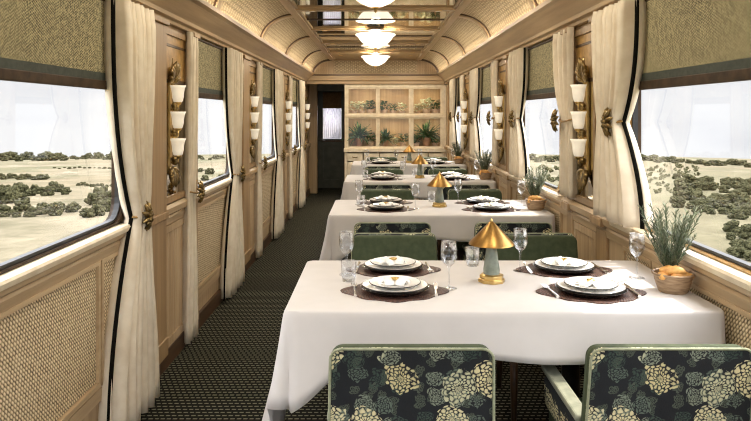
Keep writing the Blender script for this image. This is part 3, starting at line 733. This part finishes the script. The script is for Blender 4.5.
# ------------------------------------------------------------------ chairs (face +y, origin under the seat)
def make_chair():
    r = thing('dining_armchair', 'x', 'chair', (0, 0, 0), 0, 'floral armchairs at the tables')
    z0, z1 = .40, .797
    def lean(z): return -.215 - .055 * (z - .40) / .397
    def slab(ya, yb, wt, wb, za, zb, rad):
        out = rrect(-1, 1, za, zb, rad, 5)
        bm = nb(); L = []
        for off in (ya, yb):
            row = []
            for u, v in rrect(-wt / 2, wt / 2, za, zb, rad, 5):
                w = lerp(wb, wt, (v - za) / (zb - za)) / wt
                row.append(bm.verts.new((u * w, lean(v) + off, v)))
            L.append(row)
        n = len(L[0])
        for i in range(n): bm.faces.new((L[0][i], L[0][(i + 1) % n], L[1][(i + 1) % n], L[1][i]))
        bm.faces.new(list(reversed(L[0]))); bm.faces.new(L[1]); return bm
    obj('back_panel', slab(0, .022, .445, .465, z0, z1, .03), 'floral', r, bevel=.006, label='dark floral tapestry back')
    obj('back_cushion', slab(.022, .062, .446, .465, z0, z1 - .003, .032), 'velvet', r, bevel=.012)
    pts = []
    for u, v in rrect(-.2235, .2235, z0, z1, .03, 5):
        w = lerp(.465, .445, (v - z0) / (z1 - z0)) / .445; pts.append((u * w, lean(v) + .0, v))
    bm = nb(); tube(bm, pts, .004, 6, True); obj('piping', bm, 'piping', r, smooth=True)
    bm = nb(); prism(bm, rrect(-.225, .225, -.16, .22, .04), 'z', .37, .47); obj('seat', bm, 'velvet', r, bevel=.025)
    bm = nb(); box(bm, -.215, .215, -.19, .20, .32, .37); obj('seat_frame', bm, 'walnut', r, bevel=.006)
    for s in (-1, 1):
        bm = nb(); prism(bm, [(-.17, .44), (-.185, .555), (.20, .545), (.225, .53), (.21, .44)], 'x', *sorted((s * .20, s * .235))); o = obj('arm', bm, 'floral', r, bevel=.012)
        bm = nb(); prism(bm, rrect(-.175, .235, .553, .575, .010), 'x', *sorted((s * .195, s * .240))); obj('arm_pad', bm, 'arm_pad', o, bevel=.006)
    for sx in (-1, 1):
        for sy, yy in ((-1, -.17), (1, .175)):
            bm = nb(); tube(bm, [(sx * .19, yy, .34), (sx * .195, yy + sy * .02, .0)], [.022, .013], 8); obj('leg', bm, 'walnut', r, smooth=True)
    return r
ch = make_chair()
CHX = [.10, .815]; LR = ['aisle-side', 'window-side']
first = True
for k in range(4):
    for i, x in enumerate(CHX):
        near = 'floral-backed armchair turned away, %s seat on the near side of the %s table' % (LR[i], TN[k])
        far = 'green velvet armchair facing us, %s seat behind the %s table' % (LR[i], TN[k])
        if k == 0:
            near = ['dark floral armchair in the foreground with its full back shown, left of two', 'dark floral armchair in the foreground right, its sage arm showing'][i]
        yn = TY[k] - .40 + .27; yf = TY[k] + TD + .54 - .19
        if first: ch.location = (x, yn, 0); ch['label'] = near; first = False
        else: dup(ch, near, (x, yn, 0))
        if k == 3 and False: continue
        dup(ch, far, (x + (.03 if i else 0), yf, 0), PI)

# ------------------------------------------------------------------ tableware
def mk(name, lab, cat, group):
    return thing(name, lab, cat, (0, 0, 0), 0, group)
CT = TZ + .005          # top of the cloth
def make_placemat():
    bm = nb(); n = 64; top = []; bot = []
    for i in range(n):
        a = 2 * PI * i / n; c = math.cos(a)
        R = .150 + .045 * abs(c) ** 8 + .007 * math.cos(8 * a)
        top.append((R * math.cos(a), R * math.sin(a)))
    prism(bm, top, 'z', 0, .004)
    o = obj('placemat', bm, 'placemat', bevel=.001); return tag(o, 'x', 'placemat', 'brown woven placemats')
def make_charger():
    bm = nb(); lathe(bm, [(0, 0), (.104, 0), (.114, .008), (.125, .015), (.128, .017), (.124, .018), (.112, .0125), (.10, .008), (0, .008)], 40)
    o = obj('charger_plate', bm, 'charger', smooth=True, autos=50); return tag(o, 'x', 'charger', 'black charger plates')
def make_plate(nm, R, g):
    r = mk(nm, 'x', 'plate', g)
    bm = nb(); lathe(bm, [(0, 0), (R * .62, 0), (R * .72, .005), (R, .0125), (R, .0155), (R * .72, .009), (R * .6, .005), (0, .005)], 44); obj('dish', bm, 'china', r, smooth=True, autos=50)
    bm = nb(); n = 44; tube(bm, [(R * math.cos(2 * PI * i / n), R * math.sin(2 * PI * i / n), .0135) for i in range(n)], .0022, 6, True); obj('rim_band', bm, 'china_rim', r, smooth=True)
    return r
def make_napkin():
    r = mk('napkin', 'x', 'napkin', 'folded white napkins')
    bm = nb()
    for k, (a, w, l, h) in enumerate([(.5, .03, .055, .022), (-.6, .03, .05, .026), (2.4, .028, .05, .02), (3.7, .028, .05, .024)]):
        d = Vector((math.cos(a), math.sin(a), 0)); e = Vector((-d.y, d.x, 0)); z = Vector((0, 0, 1))
        A = [bm.verts.new(e * w * q * .6 + z * (.012 if q == 0 else .003)) for q in (-1, 0, 1)]
        B = [bm.verts.new(d * l * .6 + e * w * q + z * (h if q == 0 else .004)) for q in (-1, 0, 1)]
        C = [bm.verts.new(d * l + e * w * q * .7 + z * (h * .7 if q == 0 else .003)) for q in (-1, 0, 1)]
        for X, Y in ((A, B), (B, C)):
            for i in range(2): bm.faces.new((X[i], X[i + 1], Y[i + 1], Y[i]))
    obj('fold', bm, 'napkin', r, smooth=True, solid=.004)
    bm = nb(); n = 16; tube(bm, [(.013 * math.cos(2 * PI * i / n), .010 * math.sin(2 * PI * i / n), .018) for i in range(n)], .0045, 6, True); obj('napkin_ring', bm, 'gold', r, smooth=True)
    return r
def make_fork():
    bm = nb(); tube(bm, [(0, -.09, .004), (0, -.03, .006), (0, .03, .006)], [.006, .0035, .0035], 6); box(bm, -.010, .010, .03, .052, .004, .007)
    for i in range(4): box(bm, -.010 + i * .0058, -.0075 + i * .0058, .052, .085, .004, .0065)
    return tag(obj('fork', bm, 'silver', smooth=False), 'x', 'fork', 'silver forks')
def make_knife():
    bm = nb(); tube(bm, [(0, -.09, .005), (0, -.01, .005)], [.0065, .005], 8); prism(bm, [(-.005, -.01), (.008, -.01), (.009, .06), (.003, .10), (-.005, .085)], 'z', .003, .006)
    return tag(obj('knife', bm, 'silver'), 'x', 'knife', 'silver knives')
def make_wine():
    r = mk('wine_glass', 'x', 'glass', 'stemmed wine glasses')
    bm = nb(); lathe(bm, [(0, 0), (.030, 0), (.031, .002), (.010, .006), (.0038, .014), (.0035, .075), (.008, .084), (.022, .097), (.030, .118), (.031, .14), (.0275, .175), (.0262, .175), (.0297, .14), (.0287, .118), (.021, .099), (.006, .088), (0, .087)], 28, cap=False)
    obj('goblet', bm, 'crystal', r, smooth=True)
    bm = nb(); n = 28; tube(bm, [(.0268 * math.cos(2 * PI * i / n), .0268 * math.sin(2 * PI * i / n), .175) for i in range(n)], .0009, 5, True); obj('rim', bm, 'silver', r, smooth=True)
    return r
def make_tumbler():
    bm = nb(); lathe(bm, [(0, 0), (.026, 0), (.030, .03), (.031, .078), (.0295, .078), (.0285, .03), (.025, .006), (0, .006)], 24, cap=False)
    return tag(obj('tumbler', bm, 'crystal', smooth=True), 'x', 'glass', 'short water tumblers')
def make_lamp():
    r = mk('table_lamp', 'x', 'table lamp', 'gold cone table lamps')
    bm = nb(); lathe(bm, [(0, 0), (.052, 0), (.052, .012), (.045, .016), (.047, .019), (.047, .028), (.040, .032), (0, .032)], 8); obj('base', bm, 'gold', r, bevel=.002)
    bm = nb(); lathe(bm, [(0, .03), (.031, .03), (.032, .05), (.026, .09), (.021, .13), (.019, .17), (0, .17)], 20); obj('stem', bm, 'green_stone', r, smooth=True, autos=50)
    bm = nb(); lathe(bm, [(.006, .236), (.010, .232), (.087, .152), (.089, .147), (.085, .148), (.010, .225), (.006, .228)], 40, cap=False); obj('lamp_shade', bm, 'shade_gold', r, smooth=True, autos=40)
    bm = nb(); lathe(bm, [(0, .23), (.007, .232), (.006, .240), (.003, .246), (0, .248)], 12); obj('finial', bm, 'gold', r, smooth=True)
    return r
def make_bowl():
    r = mk('bread_bowl', 'x', 'bowl', 'bread bowls by the window')
    bm = nb(); lathe(bm, [(0, 0), (.048, 0), (.052, .004), (.064, .04), (.070, .066), (.066, .066), (.060, .042), (.047, .010), (0, .010)], 32); obj('vessel', bm, 'basket', r, smooth=True, autos=45)
    bm = nb(); n = 40; tube(bm, [((.068 + .0025 * (i % 2)) * math.cos(2 * PI * i / n), (.068 + .0025 * (i % 2)) * math.sin(2 * PI * i / n), .066 + .002 * (i % 2)) for i in range(n)], .005, 6, True); obj('braided_rim', bm, 'basket', r, smooth=True)
    return r
def make_roll():
    bm = nb(); n = 9
    pts = [(.046 * math.sin(lerp(-1.2, 1.2, i / (n - 1))), .022 * math.cos(lerp(-1.2, 1.2, i / (n - 1))) - .012, 0) for i in range(n)]
    tube(bm, pts, [.005, .011, .0145, .019, .0165, .020, .0145, .011, .005], 10)
    return tag(obj('croissant', bm, 'bread', smooth=True), 'x', 'bread roll', 'golden croissants in the bowls')
def make_herb():
    rnd = random.Random(5)
    r = mk('potted_rosemary', 'x', 'plant', 'rosemary pots by the window')
    bm = nb(); lathe(bm, [(0, 0), (.022, 0), (.029, .055), (.031, .055), (.031, .064), (.027, .064), (.026, .058), (0, .058)], 24); obj('pot', bm, 'terracotta', r, smooth=True, autos=40)
    bs = nb(); bl = nb()
    for k in range(38):
        a = rnd.uniform(0, 2 * PI); sp = rnd.uniform(.15, 1.0); L = rnd.uniform(.15, .26)
        p0 = Vector((.02 * math.cos(a) * sp, .02 * math.sin(a) * sp, .062)); d = Vector((math.cos(a) * .62 * sp, math.sin(a) * .62 * sp, 1)).normalized()
        pts = [p0 + d * L * t + Vector((math.cos(a), math.sin(a), .3)) * (.02 * sp * t * t) for t in (0, .25, .5, .75, 1)]
        tube(bs, pts, [.0018, .0016, .0013, .001, .0006], 5)
        m = int(L / .006)
        for j in range(4, m):
            t = j / m; i0 = min(3, int(t * 4)); p = pts[i0].lerp(pts[i0 + 1], t * 4 - i0)
            for q in range(2):
                b = rnd.uniform(0, 2 * PI); e = (d * .8 + Vector((math.cos(b), math.sin(b), .1))).normalized(); l = rnd.uniform(.018, .032)
                sd = e.cross(d).normalized() * .0021
                v = [bl.verts.new(x) for x in (p - sd, p + sd, p + e * l * .6 + sd * .9, p + e * l, p + e * l * .6 - sd * .9)]
                bl.faces.new(v)
    obj('stems', bs, 'leaf', r); obj('needles', bl, 'herb', r, solid=.0006)
    return r
proto = dict(mat=make_placemat(), charger=make_charger(), plate=make_plate('dinner_plate', .120, 'white dinner plates'), small=make_plate('side_plate', .094, 'white side plates'),
             napkin=make_napkin(), fork=make_fork(), knife=make_knife(), wine=make_wine(), tumbler=make_tumbler(), lamp=make_lamp(), bowl=make_bowl(), roll=make_roll(), herb=make_herb())
used = set()
def put(kind, x, y, z, lab, rz=0.0, rx=None, scale=None):
    p = proto[kind]
    if kind not in used:
        used.add(kind); o = p; o.location = (x, y, z); o.rotation_euler = (0, 0, rz); o['label'] = lab
        if scale: o.scale = scale
    else: o = dup(p, lab, (x, y, z), rz, scale=scale)
    if rx is not None: o.rotation_euler = (rx, 0, rz)
    return o
SET = [(.072, .255, 'near aisle-side'), (.074, .60, 'far aisle-side'), (.79, .235, 'near window-side'), (.79, .59, 'far window-side')]
for k in range(4):
    y0 = TY[k]; tb = '%s table' % TN[k]
    for i, (x, dy, nm) in enumerate(SET):
        y = y0 + dy; at = '%s place on the %s' % (nm, tb); rz = 0 if i % 2 == 0 else PI
        put('mat', x, y, CT, 'dark brown woven placemat at the %s' % at, 0)
        put('charger', x, y, CT + .004, 'black charger plate under white plates at the %s' % at)
        put('plate', x, y, CT + .0125, 'large white rimmed plate at the %s' % at)
        put('small', x, y, CT + .0215, 'smaller white plate on top at the %s' % at)
        put('napkin', x, y, CT + .0285, 'folded white napkin in a gold ring at the %s' % at, rz + .4 * i)
        sx = 1 if i % 2 == 0 else -1
        put('fork', x - sx * .150, y, CT + .0045, 'silver fork beside the plate at the %s' % at, rz + .06)
        put('knife', x + sx * .150, y, CT + .0045, 'silver knife beside the plate at the %s' % at, rz - .06)
    for (x, dy, nm) in ((-.118, .51, 'left of all plates'), (.275, .29, 'between the aisle plates and the lamp'), (.605, .58, 'between the lamp and the window plates'), (1.045, .46, 'beside the window')):
        put('wine', x, y0 + dy, CT, 'stemmed wine glass %s on the %s' % (nm, tb))
    put('tumbler', -.105, y0 + .41, CT, 'short water tumbler at the aisle edge of the %s' % tb); put('tumbler', .42, y0 + .68, CT, 'short water tumbler behind the lamp on the %s' % tb)
    put('lamp', .453, y0 + .396, CT, 'small table lamp with gold cone shade on the %s' % tb)
    put('bowl', 1.098, y0 + .25, CT, 'wooden bread bowl beside the window on the %s' % tb)
    for j, (ax, ay, az, rz, w) in enumerate(((-.030, -.014, .062, .9, 'at the left'), (.020, -.036, .062, .15, 'at the front'), (-.014, -.028, .082, -.35, 'topmost'))):
        put('roll', 1.098 + ax, y0 + .25 + ay, CT + az, 'golden croissant, %s in the bread bowl on the %s' % (w, tb), rz)
    put('herb', 1.095, y0 + .272, CT + .0105, 'rosemary plant in a small pot standing in the bread bowl on the %s' % tb, k * 1.3, scale=(.78, .78, 1) if k == 0 else (.66, .66, .92))

# ------------------------------------------------------------------ display cabinet
CXL, CXR, CD = -.52, 1.198, .42
cab = thing('display_cabinet', 'cream glazed display cabinet with plants across the end wall', 'cabinet', (0, YC, 0))
cols = [(-.472, .024), (.055, .578), (.622, 1.109)]; rowsz = [(1.435, 1.88), (.879, 1.383)]
def cb(name, mat, *b, bevel=.004, parent=None): return boxo(name, mat, parent or cab, *b, bevel=bevel)
bm = nb(); box(bm, CXL, CXL + .03, .03, CD, 0, 1.945); box(bm, CXR - .03, CXR, .03, CD, 0, 1.945); box(bm, CXL, CXR, CD - .015, CD, 0, 1.945); box(bm, CXL, CXR, .03, CD, 1.91, 1.945); box(bm, CXL, CXR, .03, CD, 0, .05)
obj('carcass', bm, 'oak_z', cab)
cb('shelf', 'cream_wood', CXL + .03, CXR - .03, .02, CD - .015, 1.392, 1.418)
for a, b in ((cols[0][1], cols[1][0]), (cols[1][1], cols[2][0])): cb('divider', 'cream_wood', (a + b) / 2 - .010, (a + b) / 2 + .010, .035, CD - .015, .87, 1.91)
for x0, x1 in ((CXL, cols[0][0]), (cols[0][1], cols[1][0]), (cols[1][1], cols[2][0]), (cols[2][1], CXR)): cb('stile', 'cream_wood', x0, x1, 0, .03, 0, 1.945)
for z0, z1 in ((.86, .879), (1.383, 1.435), (1.88, 1.945)): cb('rail', 'cream_wood', CXL, CXR, -.004, .028, z0, z1)
cb('counter', 'cream_wood', CXL - .012, CXR, -.03, CD, .80, .862)
for (a, b) in cols:
    for (c, e) in rowsz:
        bm = nb(); ring_prism(bm, rrect(a, b, c, e, .002, 1), rrect(a + .018, b - .018, c + .018, e - .018, .002, 1), 'y', .006, .024); dr = obj('glass_door', bm, 'cream_wood', cab)
        boxo('glass_pane', 'cab_glass', dr, a + .016, b - .016, .014, .018, c + .016, e - .016)
for i in range(6):
    a = lerp(CXL + .04, CXR - .04, i / 6) + .01; b = lerp(CXL + .04, CXR - .04, (i + 1) / 6) - .01
    dr = cb('drawer', 'cream_wood', a, b, -.012, .02, .65, .78)
    bm = nb(); tube(bm, [((a + b) / 2 - .04, -.016, .72), ((a + b) / 2 - .03, -.03, .715), ((a + b) / 2 + .03, -.03, .715), ((a + b) / 2 + .04, -.016, .72)], .008, 8); obj('handle', bm, 'brass_dark', dr, smooth=True)
for i in range(3):
    a = lerp(CXL + .04, CXR - .04, i / 3) + .01; b = lerp(CXL + .04, CXR - .04, (i + 1) / 3) - .01
    dr = cb('cupboard_door', 'cream_wood', a, b, -.008, .02, .06, .63); bm = nb(); ring_prism(bm, rrect(a + .04, b - .04, .10, .59, .003, 1), rrect(a + .06, b - .06, .12, .57, .003, 1), 'y', -.016, -.008); obj('moulding', bm, 'cream_wood', dr)

def potted(name, kind, R, H, seed, potmat):
    rnd = random.Random(seed); r = mk(name, 'x', 'plant', 'pot plants in the display cabinet')
    bm = nb(); lathe(bm, [(0, 0), (R * .45, 0), (R * .65, H * .65), (R * .74, H * .65), (R * .74, H * .85), (R * .65, H * .85), (R * .62, H * .75), (0, H * .75)], 20); obj('pot', bm, potmat, r, smooth=True, autos=40)
    bm = nb()
    def leaf(p, d, l, w, droop):
        d = d.normalized(); sd = d.cross(Vector((0, 0, 1))); sd = sd.normalized() if sd.length > .01 else Vector((1, 0, 0)); pts = []
        for t in (0, .35, .7, 1): pts.append((p + d * l * t - Vector((0, 0, droop * t * t)), w * (0.3, 1, .8, .05)[(0, .35, .7, 1).index(t)]))
        L = [bm.verts.new(q - sd * ww) for q, ww in pts]; Q = [bm.verts.new(q + sd * ww + Vector((0, 0, .003))) for q, ww in pts]
        for i in range(3): bm.faces.new((L[i], L[i + 1], Q[i + 1], Q[i]))
    if kind == 'fern':
        for k in range(120):
            a = rnd.uniform(0, 2 * PI); e = rnd.uniform(.2, 1.5)
            leaf(Vector((0, 0, H * .85)), Vector((math.cos(a) * math.cos(e), math.sin(a) * math.cos(e) * .7, math.sin(e))), rnd.uniform(.10, .19), .0085, rnd.uniform(.02, .12))
    else:
        for k in range(60):
            a = rnd.uniform(0, 2 * PI); h = rnd.uniform(0, 1); rr = R * 1.25 * math.sin(PI * (.2 + .7 * h))
            p = Vector((rr * .5 * math.cos(a), rr * .5 * math.sin(a), H * .85 + h * R * 1.7)); leaf(p, Vector((math.cos(a), math.sin(a), rnd.uniform(-.1, .9))), R * rnd.uniform(.6, .95), R * .22, .01)
    obj('foliage', bm, 'leaf_pale' if kind == 'pale' else 'leaf', r, solid=.001)
    return r
fern = potted('potted_fern', 'fern', .05, .10, 3, 'terracotta'); bush = potted('potted_plant', 'bush', .05, .07, 4, 'pale_pot'); pale = potted('potted_plant', 'pale', .052, .06, 6, 'pale_pot')
cabpos = [
 # shelf z, x, proto, scale, label
 (1.418, -.37, pale, 1.0, 'pale leafy plant, first from the left on the upper cabinet shelf'), (1.418, -.24, pale, 1.0, 'pale leafy plant, second from the left on the upper cabinet shelf'), (1.418, -.09, bush, 1.05, 'green plant, third from the left on the upper cabinet shelf'),
 (1.418, .15, bush, 1.0, 'green plant at the left of the middle upper compartment'), (1.418, .30, bush, .85, 'small green plant centred in the middle upper compartment'), (1.418, .45, pale, .9, 'pale plant at the right of the middle upper compartment'),
 (1.418, .72, pale, .8, 'small pale plant at the left of the right upper compartment'), (1.418, .87, pale, 1.25, 'large pale rounded plant centred in the right upper compartment'), (1.418, 1.02, bush, 1.1, 'green plant at the right end of the upper cabinet shelf'),
 (.862, -.28, fern, 1.25, 'big fern in the lower left compartment of the cabinet'), (.862, -.08, bush, 1.1, 'green plant right of the big fern in the lower left compartment'),
 (.862, .17, fern, .95, 'smaller fern in the lower middle compartment of the cabinet'), (.862, .33, pale, .75, 'small pale plant in the centre of the lower middle compartment'), (.862, .47, bush, 1.0, 'green plant at the right of the lower middle compartment'),
 (.862, .70, bush, .9, 'green plant left of the fern in the lower right compartment'), (.862, .87, fern, 1.3, 'big fern centred in the lower right compartment of the cabinet'), (.862, 1.02, bush, .9, 'green plant right of the fern in the lower right compartment')]
seen = set()
for z, x, p, s_, lab in cabpos:
    loc = (x, YC + .20, z + .0005)
    if p.name in seen: o = dup(p, lab, loc, random.uniform(0, 6), scale=(s_ * 1.6,) * 3)
    else:
        seen.add(p.name); p.location = loc; p['label'] = lab; p.scale = (s_ * 1.6,) * 3

# ------------------------------------------------------------------ countryside
H0, SL = 10.0, .05
def gz(x, y):
    r = math.hypot(x, y); return EYE - H0 - SL * r
bm = nb(); rr = [4, 12, 25, 45, 80, 130, 200, 300, 450, 650, 900, 1300]; na = 96; rings = []
c = bm.verts.new((0, 0, gz(0, 0)))
for r in rr: rings.append([bm.verts.new((r * math.cos(2 * PI * i / na), r * math.sin(2 * PI * i / na), gz(r, 0))) for i in range(na)])
for i in range(na): bm.faces.new((c, rings[0][i], rings[0][(i + 1) % na]))
for A, B in zip(rings, rings[1:]):
    for i in range(na): bm.faces.new((A[i], B[i], B[(i + 1) % na], A[(i + 1) % na]))
struct('ground', bm, 'field', smooth=True)
def gpt(p, q):
    dx = (p - 376) / F; s_ = (q - 114) / F; Y = H0 / max(.006, s_ - SL * math.sqrt(1 + dx * dx)); Y = min(Y, 900)
    return dx * Y, Y
def make_tree(name, seed, mat, lab, g, n=34):
    rnd = random.Random(seed); bm = nb()
    for k in range(n):
        a = rnd.uniform(0, 2 * PI); rr = rnd.uniform(0, .42); h = rnd.uniform(.12, .82 - .5 * rr)
        mt = Matrix.Translation((rr * math.cos(a), rr * math.sin(a), h)) @ Matrix.Scale(rnd.uniform(.10, .19), 4)
        bmesh.ops.create_icosphere(bm, subdivisions=2, radius=1, matrix=mt)
    for v in bm.verts:
        v.co += Vector((rnd.uniform(-1, 1), rnd.uniform(-1, 1), rnd.uniform(-1, 1))) * .045
        if v.co.z < 0: v.co.z = 0
    tube(bm, [(0, 0, -.15), (0, 0, .4)], [.05, .03], 6)
    return tag(obj(name, bm, mat), lab, 'tree', g)
TL = ('dark green hedgerow tree in the fields outside the left-hand windows', 'hedgerow trees outside the left')
TR = ('dark green woodland tree on the slope outside the right-hand windows', 'woodland trees outside the right')
SR = ('dusty pale shrub on the dry field outside the right-hand windows', 'field shrubs outside the right')
SLF = ('dusty pale shrub in the fields outside the left-hand windows', 'field shrubs outside the left')
PT = [make_tree('tree', 11, 'tree', *TL), make_tree('tree', 12, 'tree', *TL), make_tree('tree', 13, 'tree', *TR), make_tree('shrub', 14, 'tree_pale', *SR, n=10)]
PT[3]['category'] = 'shrub'
placed = [False] * 4
def tree(i, p, q, hp, lg, wide=1.2):
    x, y = gpt(p, q); h = (.85 if x < 0 else .95) * hp * y / F
    if placed[i]: o = PT[i].copy(); COL.objects.link(o)
    else: o = PT[i]; placed[i] = True
    o.location = (x, y, gz(x, y) - .05 * h); o.scale = (h * wide, h * wide, h * 1.05); o.rotation_euler = (0, 0, random.uniform(0, 6.28)); o['label'], o['group'] = lg; o['category'] = 'shrub' if 'shrub' in lg[0] else 'tree'
R_ = random.Random(21)
# left: far tree line, hedges and clumps
for p in range(-30, 66, 5): tree(p % 2, p + R_.uniform(-2, 2), 160 + R_.uniform(-1, 2) - p * .02, R_.uniform(6, 12), TL, 1.3)
for p in range(66, 236, 6): tree(p % 2, p + R_.uniform(-2, 2), 159 + R_.uniform(-1, 1), R_.uniform(3, 7) if p < 85 or p > 120 else R_.uniform(6, 11), TL, 1.6)
for p in range(-30, 50, 5): tree(p % 2, p + R_.uniform(-1, 1), 179 + R_.uniform(-1, 1), R_.uniform(5, 8), TL, 1.5)
for p in range(55, 125, 5): tree(p % 2, p, 168.5 + R_.uniform(-.5, .5), R_.uniform(1.5, 3), TL, 2.0)
for p in range(-6, 72, 6): tree(p % 2, p + R_.uniform(-2, 2), 193 + R_.uniform(-2, 3), R_.uniform(9, 14), TL, 1.2)
for p in range(78, 122, 5): tree(p % 2, p + R_.uniform(-1, 1), 186 + R_.uniform(-1, 1), R_.uniform(3, 6), TL, 1.5)
for p in range(-10, 30, 8): tree(p % 2, p + R_.uniform(-2, 2), 203 + R_.uniform(-2, 3), R_.uniform(14, 22), TL, 1.15)
for p in range(0, 122, 7): tree(p % 2, p + R_.uniform(-3, 3), 214 + R_.uniform(-3, 4), R_.uniform(9, 18), TL, 1.15)
for p in range(95, 122, 6): tree(p % 2, p, 204 + R_.uniform(-4, 3), R_.uniform(14, 22), TL, 1.1)
for p in range(190, 232, 5): tree(p % 2, p + R_.uniform(-2, 2), 176 + R_.uniform(-4, 10), R_.uniform(4, 9), TL, 1.3)
# right: ridge line, the wood and the near thicket
for p in range(515, 760, 6): tree(2, p + R_.uniform(-2, 2), 161 + max(0, (p - 640)) * .05 + R_.uniform(-1, 1.5), R_.uniform(5, 9), TR, 1.5)
for k in range(95):
    p = R_.uniform(672, 775); lo = 176 + (p - 672) * .12; tree(2, p, R_.uniform(lo, lo + 32 + (p - 672) * .06), R_.uniform(7, 14), TR, 1.25)
for k in range(60):
    p = R_.uniform(640, 700); tree(3, p, R_.uniform(166, 194), R_.uniform(2.5, 6), SR, 1.4)
for k in range(26):
    p = R_.uniform(722, 790); tree(2, p, R_.uniform(232, 262), R_.uniform(10, 20), TR, 1.2)
for k in range(24):
    p = R_.uniform(520, 560); tree(3, p, R_.uniform(168, 195), R_.uniform(3, 7), SR, 1.4)

# ------------------------------------------------------------------ light
w = bpy.data.worlds.new('sky'); sc.world = w; w.use_nodes = True; nt = w.node_tree; nt.nodes.clear()
tc = nt.nodes.new('ShaderNodeTexCoord'); sp = nt.nodes.new('ShaderNodeSeparateXYZ'); nt.links.new(tc.outputs['Generated'], sp.inputs[0])
rp = nt.nodes.new('ShaderNodeValToRGB'); nt.links.new(sp.outputs[2], rp.inputs[0])
e = rp.color_ramp.elements; e[0].position = 0; e[0].color = (.33, .332, .338, 1); e[1].position = .42; e[1].color = (2.3, 2.35, 2.5, 1); q = e.new(.10); q.color = (.33, .332, .338, 1)
mp = nt.nodes.new('ShaderNodeMapping'); mp.inputs[3].default_value = (1, 1, 6); nt.links.new(tc.outputs['Generated'], mp.inputs[0])
no = nt.nodes.new('ShaderNodeTexNoise'); no.inputs['Scale'].default_value = 2.2; no.inputs['Detail'].default_value = 6; nt.links.new(mp.outputs[0], no.inputs['Vector'])
r2 = nt.nodes.new('ShaderNodeValToRGB'); r2.color_ramp.elements[0].position = .45; r2.color_ramp.elements[1].position = .7; nt.links.new(no.outputs[0], r2.inputs[0])
mx = nt.nodes.new('ShaderNodeMix'); mx.data_type = 'RGBA'; fm = nt.nodes.new('ShaderNodeMath'); fm.operation = 'MULTIPLY'; nt.links.new(r2.outputs[0], fm.inputs[0]); fl = nt.nodes.new('ShaderNodeMapRange'); fl.inputs[1].default_value = .1; fl.inputs[2].default_value = .3; fl.inputs[3].default_value = 1; fl.inputs[4].default_value = 0; nt.links.new(sp.outputs[2], fl.inputs[0]); nt.links.new(fl.outputs[0], fm.inputs[1]); nt.links.new(fm.outputs[0], mx.inputs[0]); nt.links.new(rp.outputs[0], mx.inputs[6]); mx.inputs[7].default_value = (.275, .28, .295, 1)
bg = nt.nodes.new('ShaderNodeBackground'); nt.links.new(mx.outputs[2], bg.inputs[0]); bg.inputs[1].default_value = 1.0
ow = nt.nodes.new('ShaderNodeOutputWorld'); nt.links.new(bg.outputs[0], ow.inputs[0])
sd = bpy.data.lights.new('sun', 'SUN'); sd.energy = 2.2; sd.angle = math.radians(1.0); sd.color = (1, .93, .80)
so = bpy.data.objects.new('sun', sd); COL.objects.link(so)
dirv = Vector((-math.cos(math.radians(56)), -.25, -math.sin(math.radians(56)))); so.rotation_euler = dirv.to_track_quat('-Z', 'Y').to_euler()
# daylight portals in the window openings (sampling aid for the sky)
for s, ops in ((-1, LO), (1, RO)):
    for a, b in ops:
        ld = bpy.data.lights.new('sky_portal', 'AREA'); ld.shape = 'RECTANGLE'; ld.size = b - a; ld.size_y = .65; ld.cycles.is_portal = True
        lo = bpy.data.objects.new('sky_portal', ld); COL.objects.link(lo); lo.location = (s * (W + .12), (a + b) / 2, 1.25)
        lo.rotation_euler = Vector((-s, 0, 0)).to_track_quat('-Z', 'Y').to_euler()
# warm fill strips added behind the cornice lip to brighten ceiling and walls
for s in (-1, 1):
    ld = bpy.data.lights.new('added_cove_fill', 'AREA'); ld.shape = 'RECTANGLE'; ld.size = 12.0; ld.size_y = .014; ld.energy = 8; ld.color = (1, .90, .74)
    lo = bpy.data.objects.new('added_cove_fill', ld); COL.objects.link(lo); lo.location = (s * 1.052, 5.35, 2.112)
    zz = Vector((s * .45, 0, -1)).normalized(); xx = Vector((0, 1, 0)); yy = zz.cross(xx)
    lo.rotation_euler = Matrix((xx, yy, zz)).transposed().to_euler()
# bulbs inside the ceiling bowls and under the cabinet shelves
for y in (1.75, 4.5, 7.28, 10.05):
    ld = bpy.data.lights.new('bowl_bulb', 'POINT'); ld.energy = 7; ld.color = (1, .84, .62); ld.shadow_soft_size = .04
    lo = bpy.data.objects.new('bowl_bulb', ld); COL.objects.link(lo); lo.location = (0, y, ZP - .085)
for (a, b) in cols:
    for z in (1.37, 1.90):
        ld = bpy.data.lights.new('cabinet_light', 'AREA'); ld.shape = 'RECTANGLE'; ld.size = .36; ld.size_y = .05; ld.energy = .8; ld.color = (1, .85, .6)
        lo = bpy.data.objects.new('cabinet_light', ld); COL.objects.link(lo); lo.location = ((a + b) / 2, YC + .10, z)

sc.view_settings.view_transform = 'Standard'; sc.view_settings.look = 'None'; sc.view_settings.gamma = 1; sc.view_settings.use_curve_mapping = False
sc.view_settings.exposure = 1.6
sc.cycles.use_denoising = True
sc.cycles.max_bounces = 10; sc.cycles.diffuse_bounces = 6; sc.cycles.transparent_max_bounces = 24
sc.cycles.sample_clamp_indirect = 8
sc.cycles.filter_width = 1.1
